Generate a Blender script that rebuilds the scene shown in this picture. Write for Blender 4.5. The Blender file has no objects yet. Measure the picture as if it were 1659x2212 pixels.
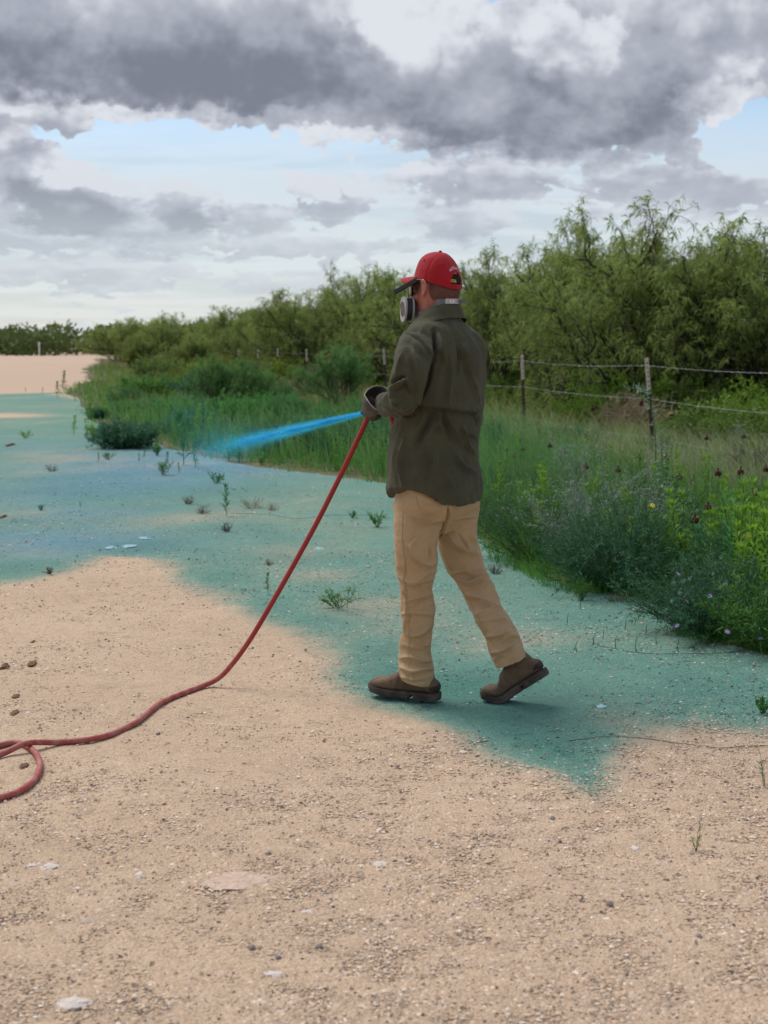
import bpy, math, random
import numpy as np
from mathutils import Vector, Matrix, noise as mnoise

# ------------------------------------------------------------------ camera, sky, sun, exposure
SC = bpy.context.scene
COL = SC.collection
R = math.radians
rng = np.random.default_rng(7)
random.seed(7)

FPX, CX, CY, HZ = 3325.0, 829.5, 1106.0, 745.0      # focal length, centre and horizon row of the photograph
CAM_H = 1.43
PITCH = math.atan((CY - HZ) / FPX)

cam = bpy.data.cameras.new('camera')
cam_o = bpy.data.objects.new('camera', cam)
COL.objects.link(cam_o)
cam_o.location = (0, 0, CAM_H)
cam_o.rotation_euler = (R(90) - PITCH, 0, 0)
cam.sensor_fit = 'VERTICAL'
cam.sensor_height = 34.6
cam.lens = FPX / 2212 * 34.6
cam.clip_start = 0.05
cam.clip_end = 6000
cam.dof.use_dof = True
cam.dof.focus_distance = 6.2
cam.dof.aperture_fstop = 5.0
SC.camera = cam_o

SUN_EL, SUN_AZ = R(58), R(-50)      # azimuth from +Y towards +X: the veiled sun stands to the left, a little ahead
EXPOSURE = 0.97
SC.view_settings.view_transform = 'Standard'
SC.view_settings.look = 'None'
SC.view_settings.gamma = 1.0
SC.view_settings.exposure = EXPOSURE
SC.view_settings.use_curve_mapping = False

SC.cycles.max_bounces = 5
SC.cycles.diffuse_bounces = 2
SC.cycles.glossy_bounces = 2
SC.cycles.transmission_bounces = 4
SC.cycles.transparent_max_bounces = 8
SC.cycles.volume_bounces = 1
SC.cycles.caustics_reflective = False
SC.cycles.caustics_refractive = False

sun = bpy.data.lights.new('sun', 'SUN')
sun.energy = 1.5
sun.angle = R(35)
sun.color = (1.0, 0.95, 0.88)
sun_o = bpy.data.objects.new('sun', sun)
COL.objects.link(sun_o)
sun_dir = Vector((math.cos(SUN_EL) * math.sin(SUN_AZ), math.cos(SUN_EL) * math.cos(SUN_AZ), math.sin(SUN_EL)))
sun_o.rotation_euler = (-sun_dir).to_track_quat('-Z', 'Y').to_euler()
sun_o.location = sun_dir * 50


class NT:
    """tiny helper around a node tree"""
    def __init__(self, tree):
        self.t = tree
        self.n = tree.nodes
        self.l = tree.links

    def node(self, typ, **kw):
        nd = self.n.new(typ)
        for k, v in kw.items():
            setattr(nd, k, v)
        return nd

    def put(self, sock, v):
        if isinstance(v, bpy.types.NodeSocket):
            self.l.new(v, sock)
        elif v is not None:
            sock.default_value = v

    def m(self, op, a, b=None, c=None, clamp=False):
        nd = self.node('ShaderNodeMath', operation=op)
        nd.use_clamp = clamp
        self.put(nd.inputs[0], a)
        if b is not None:
            self.put(nd.inputs[1], b)
        if c is not None:
            self.put(nd.inputs[2], c)
        return nd.outputs[0]

    def smooth(self, v, lo, hi):
        nd = self.node('ShaderNodeMapRange', interpolation_type='SMOOTHSTEP')
        self.put(nd.inputs['Value'], v)
        nd.inputs['From Min'].default_value = lo
        nd.inputs['From Max'].default_value = hi
        return nd.outputs[0]

    def mix(self, f, a, b, blend='MIX'):
        nd = self.node('ShaderNodeMix', data_type='RGBA', blend_type=blend)
        self.put(nd.inputs['Factor'], f)
        self.put(nd.inputs['A'], a if isinstance(a, bpy.types.NodeSocket) else (*a, 1))
        self.put(nd.inputs['B'], b if isinstance(b, bpy.types.NodeSocket) else (*b, 1))
        return [o for o in nd.outputs if o.type == 'RGBA'][0]

    def noise(self, vec, scale, detail=4, rough=0.55, dist=0.0):
        nd = self.node('ShaderNodeTexNoise')
        if vec is not None:
            self.l.new(vec, nd.inputs['Vector'])
        nd.inputs['Scale'].default_value = scale
        nd.inputs['Detail'].default_value = detail
        nd.inputs['Roughness'].default_value = rough
        nd.inputs['Distortion'].default_value = dist
        return nd.outputs['Fac']

    def xyz(self, x, y, z):
        nd = self.node('ShaderNodeCombineXYZ')
        self.put(nd.inputs[0], x); self.put(nd.inputs[1], y); self.put(nd.inputs[2], z)
        return nd.outputs[0]


# pixel of the photograph (1659 x 2212) -> world
_fw = np.array([0, math.cos(PITCH), -math.sin(PITCH)])
_up = np.array([0, math.sin(PITCH), math.cos(PITCH)])
_rt = np.array([1.0, 0, 0])
_c0 = np.array([0, 0, CAM_H])


def ray(px, py):
    return _fw + (px - CX) / FPX * _rt + (CY - py) / FPX * _up


def P(px, py, Y):
    d = ray(px, py)
    return _c0 + d * (Y / d[1])


def G(px, py):
    d = ray(px, py)
    return _c0 + d * (-CAM_H / d[2])


def project(v):
    """world points (n,3) -> photograph pixels"""
    q = v - _c0
    f = q @ _fw
    return np.stack([CX + (q @ _rt) / f * FPX, CY - (q @ _up) / f * FPX], 1)


# ---- world: Nishita sky behind broken cloud
W = bpy.data.worlds.new('World')
SC.world = W
W.use_nodes = True
W.cycles.sampling_method = 'MANUAL'
W.cycles.sample_map_resolution = 512
T = NT(W.node_tree)
T.n.clear()
out = T.node('ShaderNodeOutputWorld')
bg = T.node('ShaderNodeBackground')
T.l.new(bg.outputs[0], out.inputs[0])
SKY_STRENGTH = 0.1
bg.inputs['Strength'].default_value = SKY_STRENGTH
sky = T.node('ShaderNodeTexSky', sky_type='NISHITA')
sky.sun_disc = False
sky.sun_elevation = SUN_EL
sky.sun_rotation = SUN_AZ
sky.altitude = 800
sky.air_density = 1.0
sky.dust_density = 1.2
tc = T.node('ShaderNodeTexCoord')
sep = T.node('ShaderNodeSeparateXYZ')
T.l.new(tc.outputs['Generated'], sep.inputs[0])
dx, dy, dz = sep.outputs
az = T.m('MULTIPLY', T.m('ARCTAN2', dx, dy), 57.2958)
el = T.m('MULTIPLY', T.m('ARCSINE', dz), 57.2958)
elp = T.m('MAXIMUM', el, 0.0)
lnel = T.m('LOGARITHM', T.m('ADD', elp, 3.0), math.e)
cv = T.xyz(T.m('MULTIPLY', dx, 21.0), T.m('MULTIPLY', dy, 21.0), T.m('MULTIPLY', lnel, 5.6))
cv_up = T.xyz(T.m('MULTIPLY', dx, 21.0), T.m('ADD', T.m('MULTIPLY', dy, 21.0), 0.0), T.m('ADD', T.m('MULTIPLY', lnel, 5.6), 0.42))


def sky_dir(px, py):
    d = ray(px, py); d = d / np.linalg.norm(d)
    return math.degrees(math.atan2(d[0], d[1])), math.degrees(math.asin(d[2]))


f1 = T.noise(cv, 0.62, 6, 0.62)
f2 = T.noise(cv_up, 0.62, 4, 0.62)


def puff(vec, sc, det):
    n_ = T.m('ABSOLUTE', T.m('SUBTRACT', T.noise(vec, sc, det, 0.5), 0.5))
    return T.m('SUBTRACT', 1.0, T.m('MULTIPLY', n_, 4.0))


f3 = T.m('SUBTRACT', 1.0, puff(cv, 1.05, 3))
cv_s = T.xyz(T.m('MULTIPLY', dx, 7.0), T.m('MULTIPLY', dy, 7.0), T.m('MULTIPLY', lnel, 9.0))
f4 = T.noise(cv_s, 1.0, 3, 0.58)
f5 = T.noise(cv, 3.6, 3, 0.6)
CLOUDS = [  # where the cloud masses of the photograph stand in the sky: x, y, rx, ry, amount
    (100, 80, 850, 250, .95), (560, 150, 640, 190, .75), (900, 200, 520, 170, .6), (1240, 240, 460, 150, .75), (1080, 300, 480, 90, .45),
    (1450, 90, 480, 230, .85), (20, 335, 150, 120, 1.0), (170, 420, 170, 95, 1.2), (60, 450, 220, 60, .6), (710, 440, 115, 72, 1.2), (400, 450, 90, 70, .9), (520, 478, 150, 50, 1.0), (300, 490, 200, 50, .9), (1180, 400, 520, 66, .62),
    (165, 262, 80, 45, .5), (470, 312, 70, 32, .6), (1515, 340, 80, 45, .5), (1480, 430, 380, 75, .7), (600, 540, 400, 40, .8), (80, 520, 330, 50, .7), (300, 600, 500, 40, .5), (1000, 400, 260, 40, .5), (1100, 470, 300, 50, .4), (1030, 490, 100, 50, .4), (200, 560, 420, 60, .3),
    (360, 305, 480, 48, -.8), (1640, 300, 150, 110, -1.0), (850, 352, 620, 40, -.35), (350, 380, 620, 42, -.6), (560, 405, 130, 45, -.5), (880, 420, 110, 40, -.4),
]
WHITE = [(890, 60, 170, 130, 1.0), (1220, 90, 130, 110, .9), (1610, 215, 150, 60, .7), (960, 20, 150, 60, .5), (120, 240, 300, 40, .6), (60, 50, 120, 60, .2), (1500, 20, 250, 60, .4), (1560, 170, 160, 50, .4), (560, 388, 560, 52, 1.1), (300, 250, 420, 26, .8), (700, 300, 200, 30, .7)]
azel = T.xyz(T.m('ADD', az, T.m('ADD', T.m('MULTIPLY', T.m('SUBTRACT', f5, 0.5), 2.4), T.m('MULTIPLY', T.m('SUBTRACT', f1, 0.5), 5.0))), T.m('ADD', el, T.m('ADD', T.m('MULTIPLY', T.m('SUBTRACT', f3, 0.33), 0.7), T.m('MULTIPLY', T.m('SUBTRACT', f5, 0.5), 0.9))), 0.0)


def blob(px, py, rx, ry, amt):
    a0, e0 = sky_dir(px, py)
    ka = 1 / abs(sky_dir(px + rx, py)[0] - a0); ke = 1 / abs(sky_dir(px, py - ry)[1] - e0)
    q = T.node('ShaderNodeVectorMath', operation='MULTIPLY_ADD')
    T.l.new(azel, q.inputs[0]); q.inputs[1].default_value = (ka, ke, 0); q.inputs[2].default_value = (-a0 * ka, -e0 * ke, 0)
    d = T.node('ShaderNodeVectorMath', operation='DOT_PRODUCT')
    T.l.new(q.outputs[0], d.inputs[0]); T.l.new(q.outputs[0], d.inputs[1])
    k = T.node('ShaderNodeMapRange', interpolation_type='SMOOTHSTEP')
    T.l.new(d.outputs['Value'], k.inputs['Value'])
    k.inputs['From Min'].default_value = 0.0; k.inputs['From Max'].default_value = 1.0
    k.inputs['To Min'].default_value = amt; k.inputs['To Max'].default_value = 0.0
    sh = None
    if amt > 0:
        y_ = T.node('ShaderNodeVectorMath', operation='DOT_PRODUCT')
        T.l.new(q.outputs[0], y_.inputs[0]); y_.inputs[1].default_value = (0, 1, 0)
        sh = T.m('MULTIPLY', k.outputs[0], y_.outputs['Value'])
    return k.outputs[0], sh


dens = T.m('ADD', T.m('MULTIPLY', T.m('SUBTRACT', f1, 0.5), 3.2), T.m('ADD', T.m('MULTIPLY', T.m('SUBTRACT', f3, 0.33), 0.5), T.m('MULTIPLY', T.m('SUBTRACT', f5, 0.5), 0.8)))
base = T.m('ADD', T.m('MULTIPLY', T.smooth(el, 4.0, 15.0), 0.34), -0.12)
dens = T.m('ADD', dens, base)
tops = 0.0
for c_ in CLOUDS:
    g_, sh_ = blob(*c_)
    dens = T.m('ADD', dens, g_)
    if sh_ is not None:          # each cloud is lighter above, darker at its base
        tops = T.m('ADD', tops, sh_)
wh = blob(*WHITE[0])[0]
for c_ in WHITE[1:]:
    wh = T.m('ADD', wh, blob(*c_)[0])
cover = T.smooth(T.m('ADD', dens, T.m('MULTIPLY', wh, 0.5)), 0.10, 0.30)
thick = T.smooth(T.m('SUBTRACT', dens, T.m('MULTIPLY', wh, 1.05)), -0.5, 2.5)
relief = T.m('ADD', T.m('MULTIPLY', T.m('SUBTRACT', f1, f2), 1.9), T.m('MULTIPLY', T.m('SUBTRACT', f3, 0.33), 0.22))
shade = T.m('ADD', T.m('SUBTRACT', 1.0, thick), T.m('ADD', relief, T.m('MULTIPLY', tops, 0.42)), clamp=True)
KS = 1.0 / (SKY_STRENGTH * 2 ** EXPOSURE)          # picture brightness -> sky radiance
dark = tuple(c * KS for c in (0.205, 0.228, 0.280))
mid = tuple(c * KS for c in (0.415, 0.445, 0.520))
lite = tuple(c * KS for c in (0.74, 0.77, 0.83))
ccol = T.mix(T.smooth(shade, 0.0, 0.60), dark, mid)
ccol = T.mix(T.smooth(shade, 0.50, 1.0), ccol, lite)
ccol = T.mix(T.m('MULTIPLY', T.smooth(el, 8.0, 2.0), 0.5), ccol, tuple(c * KS for c in (0.56, 0.61, 0.68)))
veilc = tuple(c * KS for c in (0.68, 0.73, 0.775))
veil = T.m('ADD', T.m('MULTIPLY', T.smooth(el, 9.0, 5.2), 0.66), 0.08)
veil = T.m('ADD', veil, T.m('MULTIPLY', T.m('SUBTRACT', f4, 0.5), 0.5), clamp=True)
vc = T.mix(T.m('MULTIPLY', T.smooth(f4, 0.56, 0.36), 0.75), veilc, tuple(c * KS for c in (0.47, 0.52, 0.60)))
vc = T.mix(T.m('MULTIPLY', T.smooth(el, 2.4, 0.3), 0.2), vc, tuple(c * KS for c in (0.80, 0.74, 0.70)))
nish = T.node('ShaderNodeVectorMath', operation='SCALE')
T.l.new(sky.outputs[0], nish.inputs[0])
nish.inputs['Scale'].default_value = 0.75
clear = T.mix(veil, nish.outputs[0], vc)
low = T.m('MULTIPLY', cover, T.m('ADD', T.m('MULTIPLY', T.smooth(el, 1.5, 8.0), 0.40), 0.60))
skycol = T.mix(low, clear, ccol)
# warm glow band right above the horizon
T.l.new(skycol, bg.inputs['Color'])


# ------------------------------------------------------------------ helpers
def tag(o, label=None, cat=None, group=None, kind=None):
    if label: o['label'] = label
    if cat: o['category'] = cat
    if group: o['group'] = group
    if kind: o['kind'] = kind
    return o


def empty(name, loc=(0, 0, 0), rz=0.0):
    o = bpy.data.objects.new(name, None)
    o.empty_display_size = 0.1
    COL.objects.link(o)
    o.location = loc
    o.rotation_euler = (0, 0, rz)
    return o


def mesh_np(name, v, faces, attrs=None, smooth=False):
    """v (n,3); faces: list of index arrays (each (m,k)) or a list of tuples; attrs: {name: (n,4) colours on points}"""
    me = bpy.data.meshes.new(name)
    v = np.asarray(v, dtype=np.float32)
    if isinstance(faces, list) and faces and not isinstance(faces[0], np.ndarray):
        me.from_pydata([tuple(x) for x in v], [], faces)
    else:
        if isinstance(faces, np.ndarray):
            faces = [faces]
        me.vertices.add(len(v))
        me.vertices.foreach_set('co', v.ravel())
        loops = np.concatenate([f.ravel() for f in faces]).astype(np.int32)
        tot = np.concatenate([np.full(len(f), f.shape[1], np.int32) for f in faces])
        start = np.concatenate([[0], np.cumsum(tot)[:-1]]).astype(np.int32)
        me.loops.add(len(loops))
        me.loops.foreach_set('vertex_index', loops)
        me.polygons.add(len(tot))
        me.polygons.foreach_set('loop_start', start)
        me.polygons.foreach_set('loop_total', tot)
        me.update(calc_edges=True)
    if attrs:
        for k, a in attrs.items():
            at = me.attributes.new(k, 'FLOAT_COLOR', 'POINT')
            a = np.asarray(a, dtype=np.float32)
            if a.shape[1] == 3:
                a = np.concatenate([a, np.ones((len(a), 1), np.float32)], 1)
            at.data.foreach_set('color', a.ravel())
    if smooth:
        me.polygons.foreach_set('use_smooth', np.ones(len(me.polygons), bool))
    me.validate()
    return me


def obj(name, me, mat=None, parent=None):
    o = bpy.data.objects.new(name, me)
    COL.objects.link(o)
    if mat and not me.materials:
        me.materials.append(mat)
    if parent:
        o.parent = parent
    return o


class MB:
    """collects pieces into one mesh"""
    def __init__(self):
        self.v = []; self.f = []; self.n = 0

    def add(self, v, f):
        self.v.append(np.asarray(v, float))
        self.f += [tuple(int(i) + self.n for i in q) for q in f]
        self.n += len(v)
        return self

    def box(self, c, s, rot=None):
        s = np.array(s) / 2
        v = np.array([[x, y, z] for x in (-1, 1) for y in (-1, 1) for z in (-1, 1)]) * s
        if rot is not None:
            v = v @ np.array(rot).T
        v = v + np.array(c)
        return self.add(v, [(0, 1, 3, 2), (4, 6, 7, 5), (0, 4, 5, 1), (2, 3, 7, 6), (0, 2, 6, 4), (1, 5, 7, 3)])

    def tube(self, pts, rad, k=6, cap=True, flat=1.0):
        pts = np.asarray(pts, float)
        n = len(pts)
        rad = np.broadcast_to(np.asarray(rad, float), (n,))
        tg = np.empty_like(pts)
        tg[1:-1] = pts[2:] - pts[:-2]; tg[0] = pts[1] - pts[0]; tg[-1] = pts[-1] - pts[-2]
        tg /= np.sqrt((tg * tg).sum(1, keepdims=True)) + 1e-12
        ref = np.array([0, 0, 1.0]) if abs(tg[0][2]) < 0.9 else np.array([1.0, 0, 0])
        u = np.cross(tg[0], ref); u /= np.linalg.norm(u)
        a = np.arange(k) / k * 2 * math.pi
        ca, sa = np.cos(a), np.sin(a) * flat
        us = np.empty((n, 3))
        ux, uy, uz = u
        for i in range(n):
            tx, ty, tz = tg[i]
            d = ux * tx + uy * ty + uz * tz
            ux -= tx * d; uy -= ty * d; uz -= tz * d
            q = math.sqrt(ux * ux + uy * uy + uz * uz) + 1e-12
            ux /= q; uy /= q; uz /= q
            us[i] = ux, uy, uz
        ws = np.stack([tg[:, 1] * us[:, 2] - tg[:, 2] * us[:, 1], tg[:, 2] * us[:, 0] - tg[:, 0] * us[:, 2], tg[:, 0] * us[:, 1] - tg[:, 1] * us[:, 0]], 1)
        vs = [(pts[:, None] + rad[:, None, None] * (ca[None, :, None] * us[:, None] + sa[None, :, None] * ws[:, None])).reshape(-1, 3)]
        f = []
        for i in range(n - 1):
            for j in range(k):
                f.append((i * k + j, i * k + (j + 1) % k, (i + 1) * k + (j + 1) % k, (i + 1) * k + j))
        if cap:
            f.append(tuple(range(k - 1, -1, -1)))
            f.append(tuple((n - 1) * k + j for j in range(k)))
        return self.add(np.concatenate(vs), f)

    def loft(self, rings, cap=True):
        k = len(rings[0])
        f = []
        for i in range(len(rings) - 1):
            for j in range(k):
                f.append((i * k + j, i * k + (j + 1) % k, (i + 1) * k + (j + 1) % k, (i + 1) * k + j))
        if cap:
            f.append(tuple(range(k - 1, -1, -1)))
            f.append(tuple((len(rings) - 1) * k + j for j in range(k)))
        return self.add(np.concatenate(rings), f)

    def ball(self, c, r, seg=16, rows=10, rot=None):
        r = np.broadcast_to(np.asarray(r, float), (3,))
        v = [[0, 0, 1.0]]
        for i in range(1, rows):
            t = math.pi * i / rows
            for j in range(seg):
                a = 2 * math.pi * j / seg
                v.append([math.sin(t) * math.cos(a), math.sin(t) * math.sin(a), math.cos(t)])
        v.append([0, 0, -1.0])
        v = np.array(v) * r
        if rot is not None:
            v = v @ np.array(rot).T
        v = v + np.array(c)
        f = []
        for j in range(seg):
            f.append((0, 1 + j, 1 + (j + 1) % seg))
        for i in range(rows - 2):
            for j in range(seg):
                a = 1 + i * seg + j; b = 1 + i * seg + (j + 1) % seg
                f.append((a, a + seg, b + seg, b))
        last = len(v) - 1
        o = 1 + (rows - 2) * seg
        for j in range(seg):
            f.append((last, o + (j + 1) % seg, o + j))
        return self.add(v, f)

    def mesh(self, name, smooth=False):
        me = bpy.data.meshes.new(name)
        me.from_pydata([tuple(x) for x in np.concatenate(self.v)], [], self.f)
        if smooth:
            me.polygons.foreach_set('use_smooth', np.ones(len(me.polygons), bool))
        me.update()
        return me

    def build(self, name, mat, parent=None, smooth=False):
        return obj(name, self.mesh(name, smooth), mat, parent)


def spline(pts, n):
    """Catmull-Rom through pts, n samples"""
    pts = np.asarray(pts, float)
    p = np.concatenate([[2 * pts[0] - pts[1]], pts, [2 * pts[-1] - pts[-2]]])
    t = np.linspace(0, len(pts) - 1 - 1e-9, n)
    i = t.astype(int); s = (t - i)[:, None]
    a, b, c, d = p[i], p[i + 1], p[i + 2], p[i + 3]
    return 0.5 * (2 * b + (c - a) * s + (2 * a - 5 * b + 4 * c - d) * s ** 2 + (3 * b - a - 3 * c + d) * s ** 3)


# smooth value noise for numpy
_perm = np.random.default_rng(3).random((64, 64, 64)).astype(np.float32)


def vnoise(p):
    p = np.asarray(p, float)
    i = np.floor(p).astype(int); f = p - i
    f = f * f * (3 - 2 * f)
    i0 = i % 64; i1 = (i + 1) % 64
    r = 0
    for a in (0, 1):
        for b in (0, 1):
            for c in (0, 1):
                w = (f[:, 0] if a else 1 - f[:, 0]) * (f[:, 1] if b else 1 - f[:, 1]) * (f[:, 2] if c else 1 - f[:, 2])
                r = r + w * _perm[(i1 if a else i0)[:, 0], (i1 if b else i0)[:, 1], (i1 if c else i0)[:, 2]]
    return r - 0.5


def fbm(p, o=4):
    r = 0; a = 1.0
    p = np.asarray(p, float)
    for k in range(o):
        r = r + a * vnoise(p * 2 ** k + 17.3 * k)
        a *= 0.5
    return r


def sstep(x, a, b):
    t = np.clip((x - a) / (b - a), 0, 1)
    return t * t * (3 - 2 * t)


# ------------------------------------------------------------------ materials
MATS = {}


def principled(name, color=(0.5, 0.5, 0.5), rough=0.8, spec=0.3, var=0.0, vscale=20.0, bump=0.0, bscale=200.0, metal=0.0, var2=None, coords='Object'):
    """a plain procedural material: colour broken up by noise, noise bump"""
    if name in MATS:
        return MATS[name]
    m = bpy.data.materials.new(name)
    m.use_nodes = True
    t = NT(m.node_tree)
    b = t.n['Principled BSDF']
    b.inputs['Roughness'].default_value = rough
    b.inputs['Metallic'].default_value = metal
    b.inputs['Specular IOR Level'].default_value = spec
    tc = t.node('ShaderNodeTexCoord')
    v = tc.outputs[coords]
    if var or var2:
        f = t.smooth(t.noise(v, vscale, 5, 0.6), 0.3, 0.7)
        c2 = var2 or tuple(c * (1 - var) for c in color)
        c = t.mix(f, color, c2)
        t.l.new(c, b.inputs['Base Color'])
    else:
        b.inputs['Base Color'].default_value = (*color, 1)
    if bump:
        bp = t.node('ShaderNodeBump')
        bp.inputs['Strength'].default_value = bump
        bp.inputs['Distance'].default_value = 0.01
        t.l.new(t.noise(v, bscale, 4, 0.6), bp.inputs['Height'])
        t.l.new(bp.outputs[0], b.inputs['Normal'])
    MATS[name] = m
    return m


def foliage(name, color, color2, trans=0.25, rough=0.65, hue_obj=0.10):
    """leaf material: two leaf colours by per-leaf attribute, a shift per plant, light through the blade"""
    m = bpy.data.materials.new(name)
    m.use_nodes = True
    t = NT(m.node_tree)
    b = t.n['Principled BSDF']
    o = t.n['Material Output']
    at = t.node('ShaderNodeAttribute', attribute_name='leaf')
    sp = t.node('ShaderNodeSeparateColor')
    t.l.new(at.outputs['Color'], sp.inputs[0])
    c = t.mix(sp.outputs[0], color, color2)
    oi = t.node('ShaderNodeObjectInfo')
    k = t.m('ADD', 1.0 - hue_obj, t.m('MULTIPLY', oi.outputs['Random'], 2 * hue_obj))
    hs = t.node('ShaderNodeHueSaturation')
    t.l.new(c, hs.inputs['Color'])
    t.l.new(k, hs.inputs['Value'])
    c = t.mix(1.0, hs.outputs[0], oi.outputs['Color'], 'MULTIPLY')
    t.l.new(c, b.inputs['Base Color'])
    b.inputs['Roughness'].default_value = rough
    b.inputs['Specular IOR Level'].default_value = 0.25
    tr = t.node('ShaderNodeBsdfTranslucent')
    t.l.new(c, tr.inputs['Color'])
    mx = t.node('ShaderNodeMixShader')
    mx.inputs[0].default_value = trans
    t.l.new(b.outputs[0], mx.inputs[1]); t.l.new(tr.outputs[0], mx.inputs[2])
    t.l.new(mx.outputs[0], o.inputs['Surface'])
    MATS[name] = m
    return m

# ------------------------------------------------------------------ ground with the blue-green dye
def world_poly(pts):
    return np.array([G(*p)[:2] for p in pts])


def sdist(p, poly):
    """signed distance to polygon, positive inside"""
    d = np.full(len(p), 1e9); ins = np.zeros(len(p), bool)
    n = len(poly)
    for i in range(n):
        a = poly[i]; b = poly[(i + 1) % n]
        e = b - a; w = p - a
        t = np.clip((w @ e) / (e @ e + 1e-12), 0, 1)
        d = np.minimum(d, np.linalg.norm(w - t[:, None] * e, axis=1))
        c = ((a[1] > p[:, 1]) != (b[1] > p[:, 1]))
        xx = a[0] + (p[:, 1] - a[1]) / (b[1] - a[1] + 1e-12) * (b[0] - a[0])
        ins ^= c & (p[:, 0] < xx)
    return np.where(ins, d, -d)


DYE = world_poly([(-420, 851), (0, 851), (120, 848), (260, 880), (900, 900), (1300, 960), (2200, 1010), (2200, 1500), (1800, 1580), (1659, 1600), (1500, 1585), (1400, 1600),
                  (1330, 1625), (1345, 1690), (1290, 1715), (1240, 1700), (1170, 1660), (1080, 1610), (985, 1560), (900, 1535), (800, 1518), (745, 1480), (735, 1420), (690, 1378),
                  (600, 1345), (540, 1330), (470, 1295), (395, 1255), (330, 1212), (240, 1205), (130, 1240), (0, 1270), (-200, 1300), (-500, 1290)])
HOT = [  # places where the dye lies thicker: pixel, radius (m), amount
    (790, 1470, .30, .55), (860, 1400, .28, .3), (1230, 1665, .28, .7), (1150, 1610, .25, .5), (1040, 1540, .3, .45), (1600, 1500, .5, .5), (1500, 1430, .4, .3), (640, 1345, .25, .4), (540, 1310, .28, .35), (430, 1250, .35, .35),
    (300, 1180, .5, .3), (60, 1230, .5, .3), (1150, 1480, .3, .3), (330, 1060, 1.2, .3), (900, 1110, .6, .3), (1300, 1420, .3, .25), (1330, 1330, .4, .3), (1000, 1470, .35, .45), (1200, 1560, .3, .4), (880, 1490, .22, .35), (1450, 1500, .35, .3)]
PALE = [(420, 1125, .5, .25), (640, 1190, .4, .22), (1310, 1560, .22, .35), (700, 1250, .4, .2), (1180, 1370, .4, .15), (-14, 898, 0.9, 1.1), (180, 990, .6, .15), (820, 1300, .35, .2), (1010, 1400, .3, .2)]
BLUE = [(110, 1170, .9, .9), (380, 1010, 1.6, 1.0), (250, 1050, 1.2, .7), (30, 1080, .8, .4), (450, 980, 2.0, .8), (60, 960, 2, .25), (200, 1110, .7, .6)]  # bluer dye, with the spray's haze over the ground put into the colour


def dye_at(xy):
    """(amount of dye, share of blue, spray haze included) at ground points"""
    xy = np.asarray(xy, float)
    p3 = np.concatenate([xy, np.zeros((len(xy), 1))], 1)
    wob = 0.16 * fbm(p3 * 1.6, 4) + 0.05 * fbm(p3 * 9.0, 3)
    far = sstep(xy[:, 1], 12, 40)
    sd = sdist(xy, DYE) + wob * (1 + 3 * far)
    a = sstep(sd, -0.26, 0.26)
    k = 0.85 + 0.26 * fbm(p3 * 0.9 + 5, 4) + 0.20 * fbm(p3 * np.array([3.0, 2.0, 1]) + 31, 4)
    for x, y, r, q in HOT:
        g = G(x, y)[:2]; k = k + q * np.exp(-((xy - g) ** 2).sum(1) / r ** 2)
    for x, y, r, q in PALE:
        g = G(x, y)[:2]; k = k - q * np.exp(-((xy - g) ** 2).sum(1) / r ** 2)
    b = 0.0
    for x, y, r, q in BLUE:
        g = G(x, y)[:2]; b = b + q * np.exp(-((xy - g) ** 2).sum(1) / r ** 2)
    return a * np.clip(k, 0.10, 1.9), np.clip(b, 0, 1) * a


def ground_z(x, y):
    q = np.stack([x, y, np.zeros_like(x)], -1).reshape(-1, 3)
    z = 0.020 * fbm(q * 0.8, 3) + 0.008 * fbm(q * 4.0 + 9, 3)
    fade = sstep(-q[:, 1], -60, -20)
    return (z * fade).reshape(np.shape(x))


def axis(lo, hi, step, far_lo, far_hi, grow=1.12):
    a = list(np.arange(lo, hi, step))
    s = step; x = a[-1]; r = []
    while x < far_hi:
        s *= grow; x += s; r.append(x)
    s = step; x = a[0]; l = []
    while x > far_lo:
        s *= grow; x -= s; l.append(x)
    return np.array(l[::-1] + a + r)


gx = axis(-3.2, 4.2, 0.034, -3000, 3000, 1.09)
gy = axis(2.6, 11.0, 0.034, -300, 5000, 1.035)
X, Y = np.meshgrid(gx, gy)
Z = ground_z(X, Y)
fine = 0.006 * fbm(np.stack([X.ravel() * 14, Y.ravel() * 14, 0 * X.ravel()], 1), 2)
fine *= sstep(-Y.ravel(), -13, -9)
gv = np.stack([X.ravel(), Y.ravel(), Z.ravel() + fine], 1)
nx, ny = len(gx), len(gy)
ii = (np.arange(ny - 1)[:, None] * nx + np.arange(nx - 1)[None]).ravel()
gf = np.stack([ii, ii + 1, ii + 1 + nx, ii + nx], 1)
da, db = dye_at(gv[:, :2])
gme = mesh_np('ground', gv, gf, {'dye': np.stack([np.clip(da, 0, 1), db, np.clip(da - 0.9, 0, 1)], 1)}, smooth=True)


def dyed(t, base):
    """multiply a stone colour by the dye lying on it and the haze painted into its blue"""
    at = t.node('ShaderNodeAttribute', attribute_name='dye')
    sp = t.node('ShaderNodeSeparateColor')
    t.l.new(at.outputs['Color'], sp.inputs[0])
    tint = t.mix(sp.outputs[1], (0.22, 0.66, 0.77), (0.19, 0.62, 1.12))
    gc = t.node('ShaderNodeNewGeometry')
    gn = t.noise(gc.outputs['Position'], 42, 4, 0.78)
    # the dye sits on the grains: broken up where it is thin
    am = t.m('MULTIPLY', sp.outputs[0], t.m('ADD', 0.20, t.m('MULTIPLY', gn, 1.6)), clamp=True)
    am = t.m('MULTIPLY', t.smooth(am, 0.08, 0.95), 0.95)
    c1 = t.mix(am, base, t.mix(1.0, base, tint, 'MULTIPLY'))
    return t.mix(t.m('MULTIPLY', sp.outputs[2], 0.9), c1, t.mix(1.0, c1, (0.38, 0.66, 0.66), 'MULTIPLY')), sp


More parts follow.
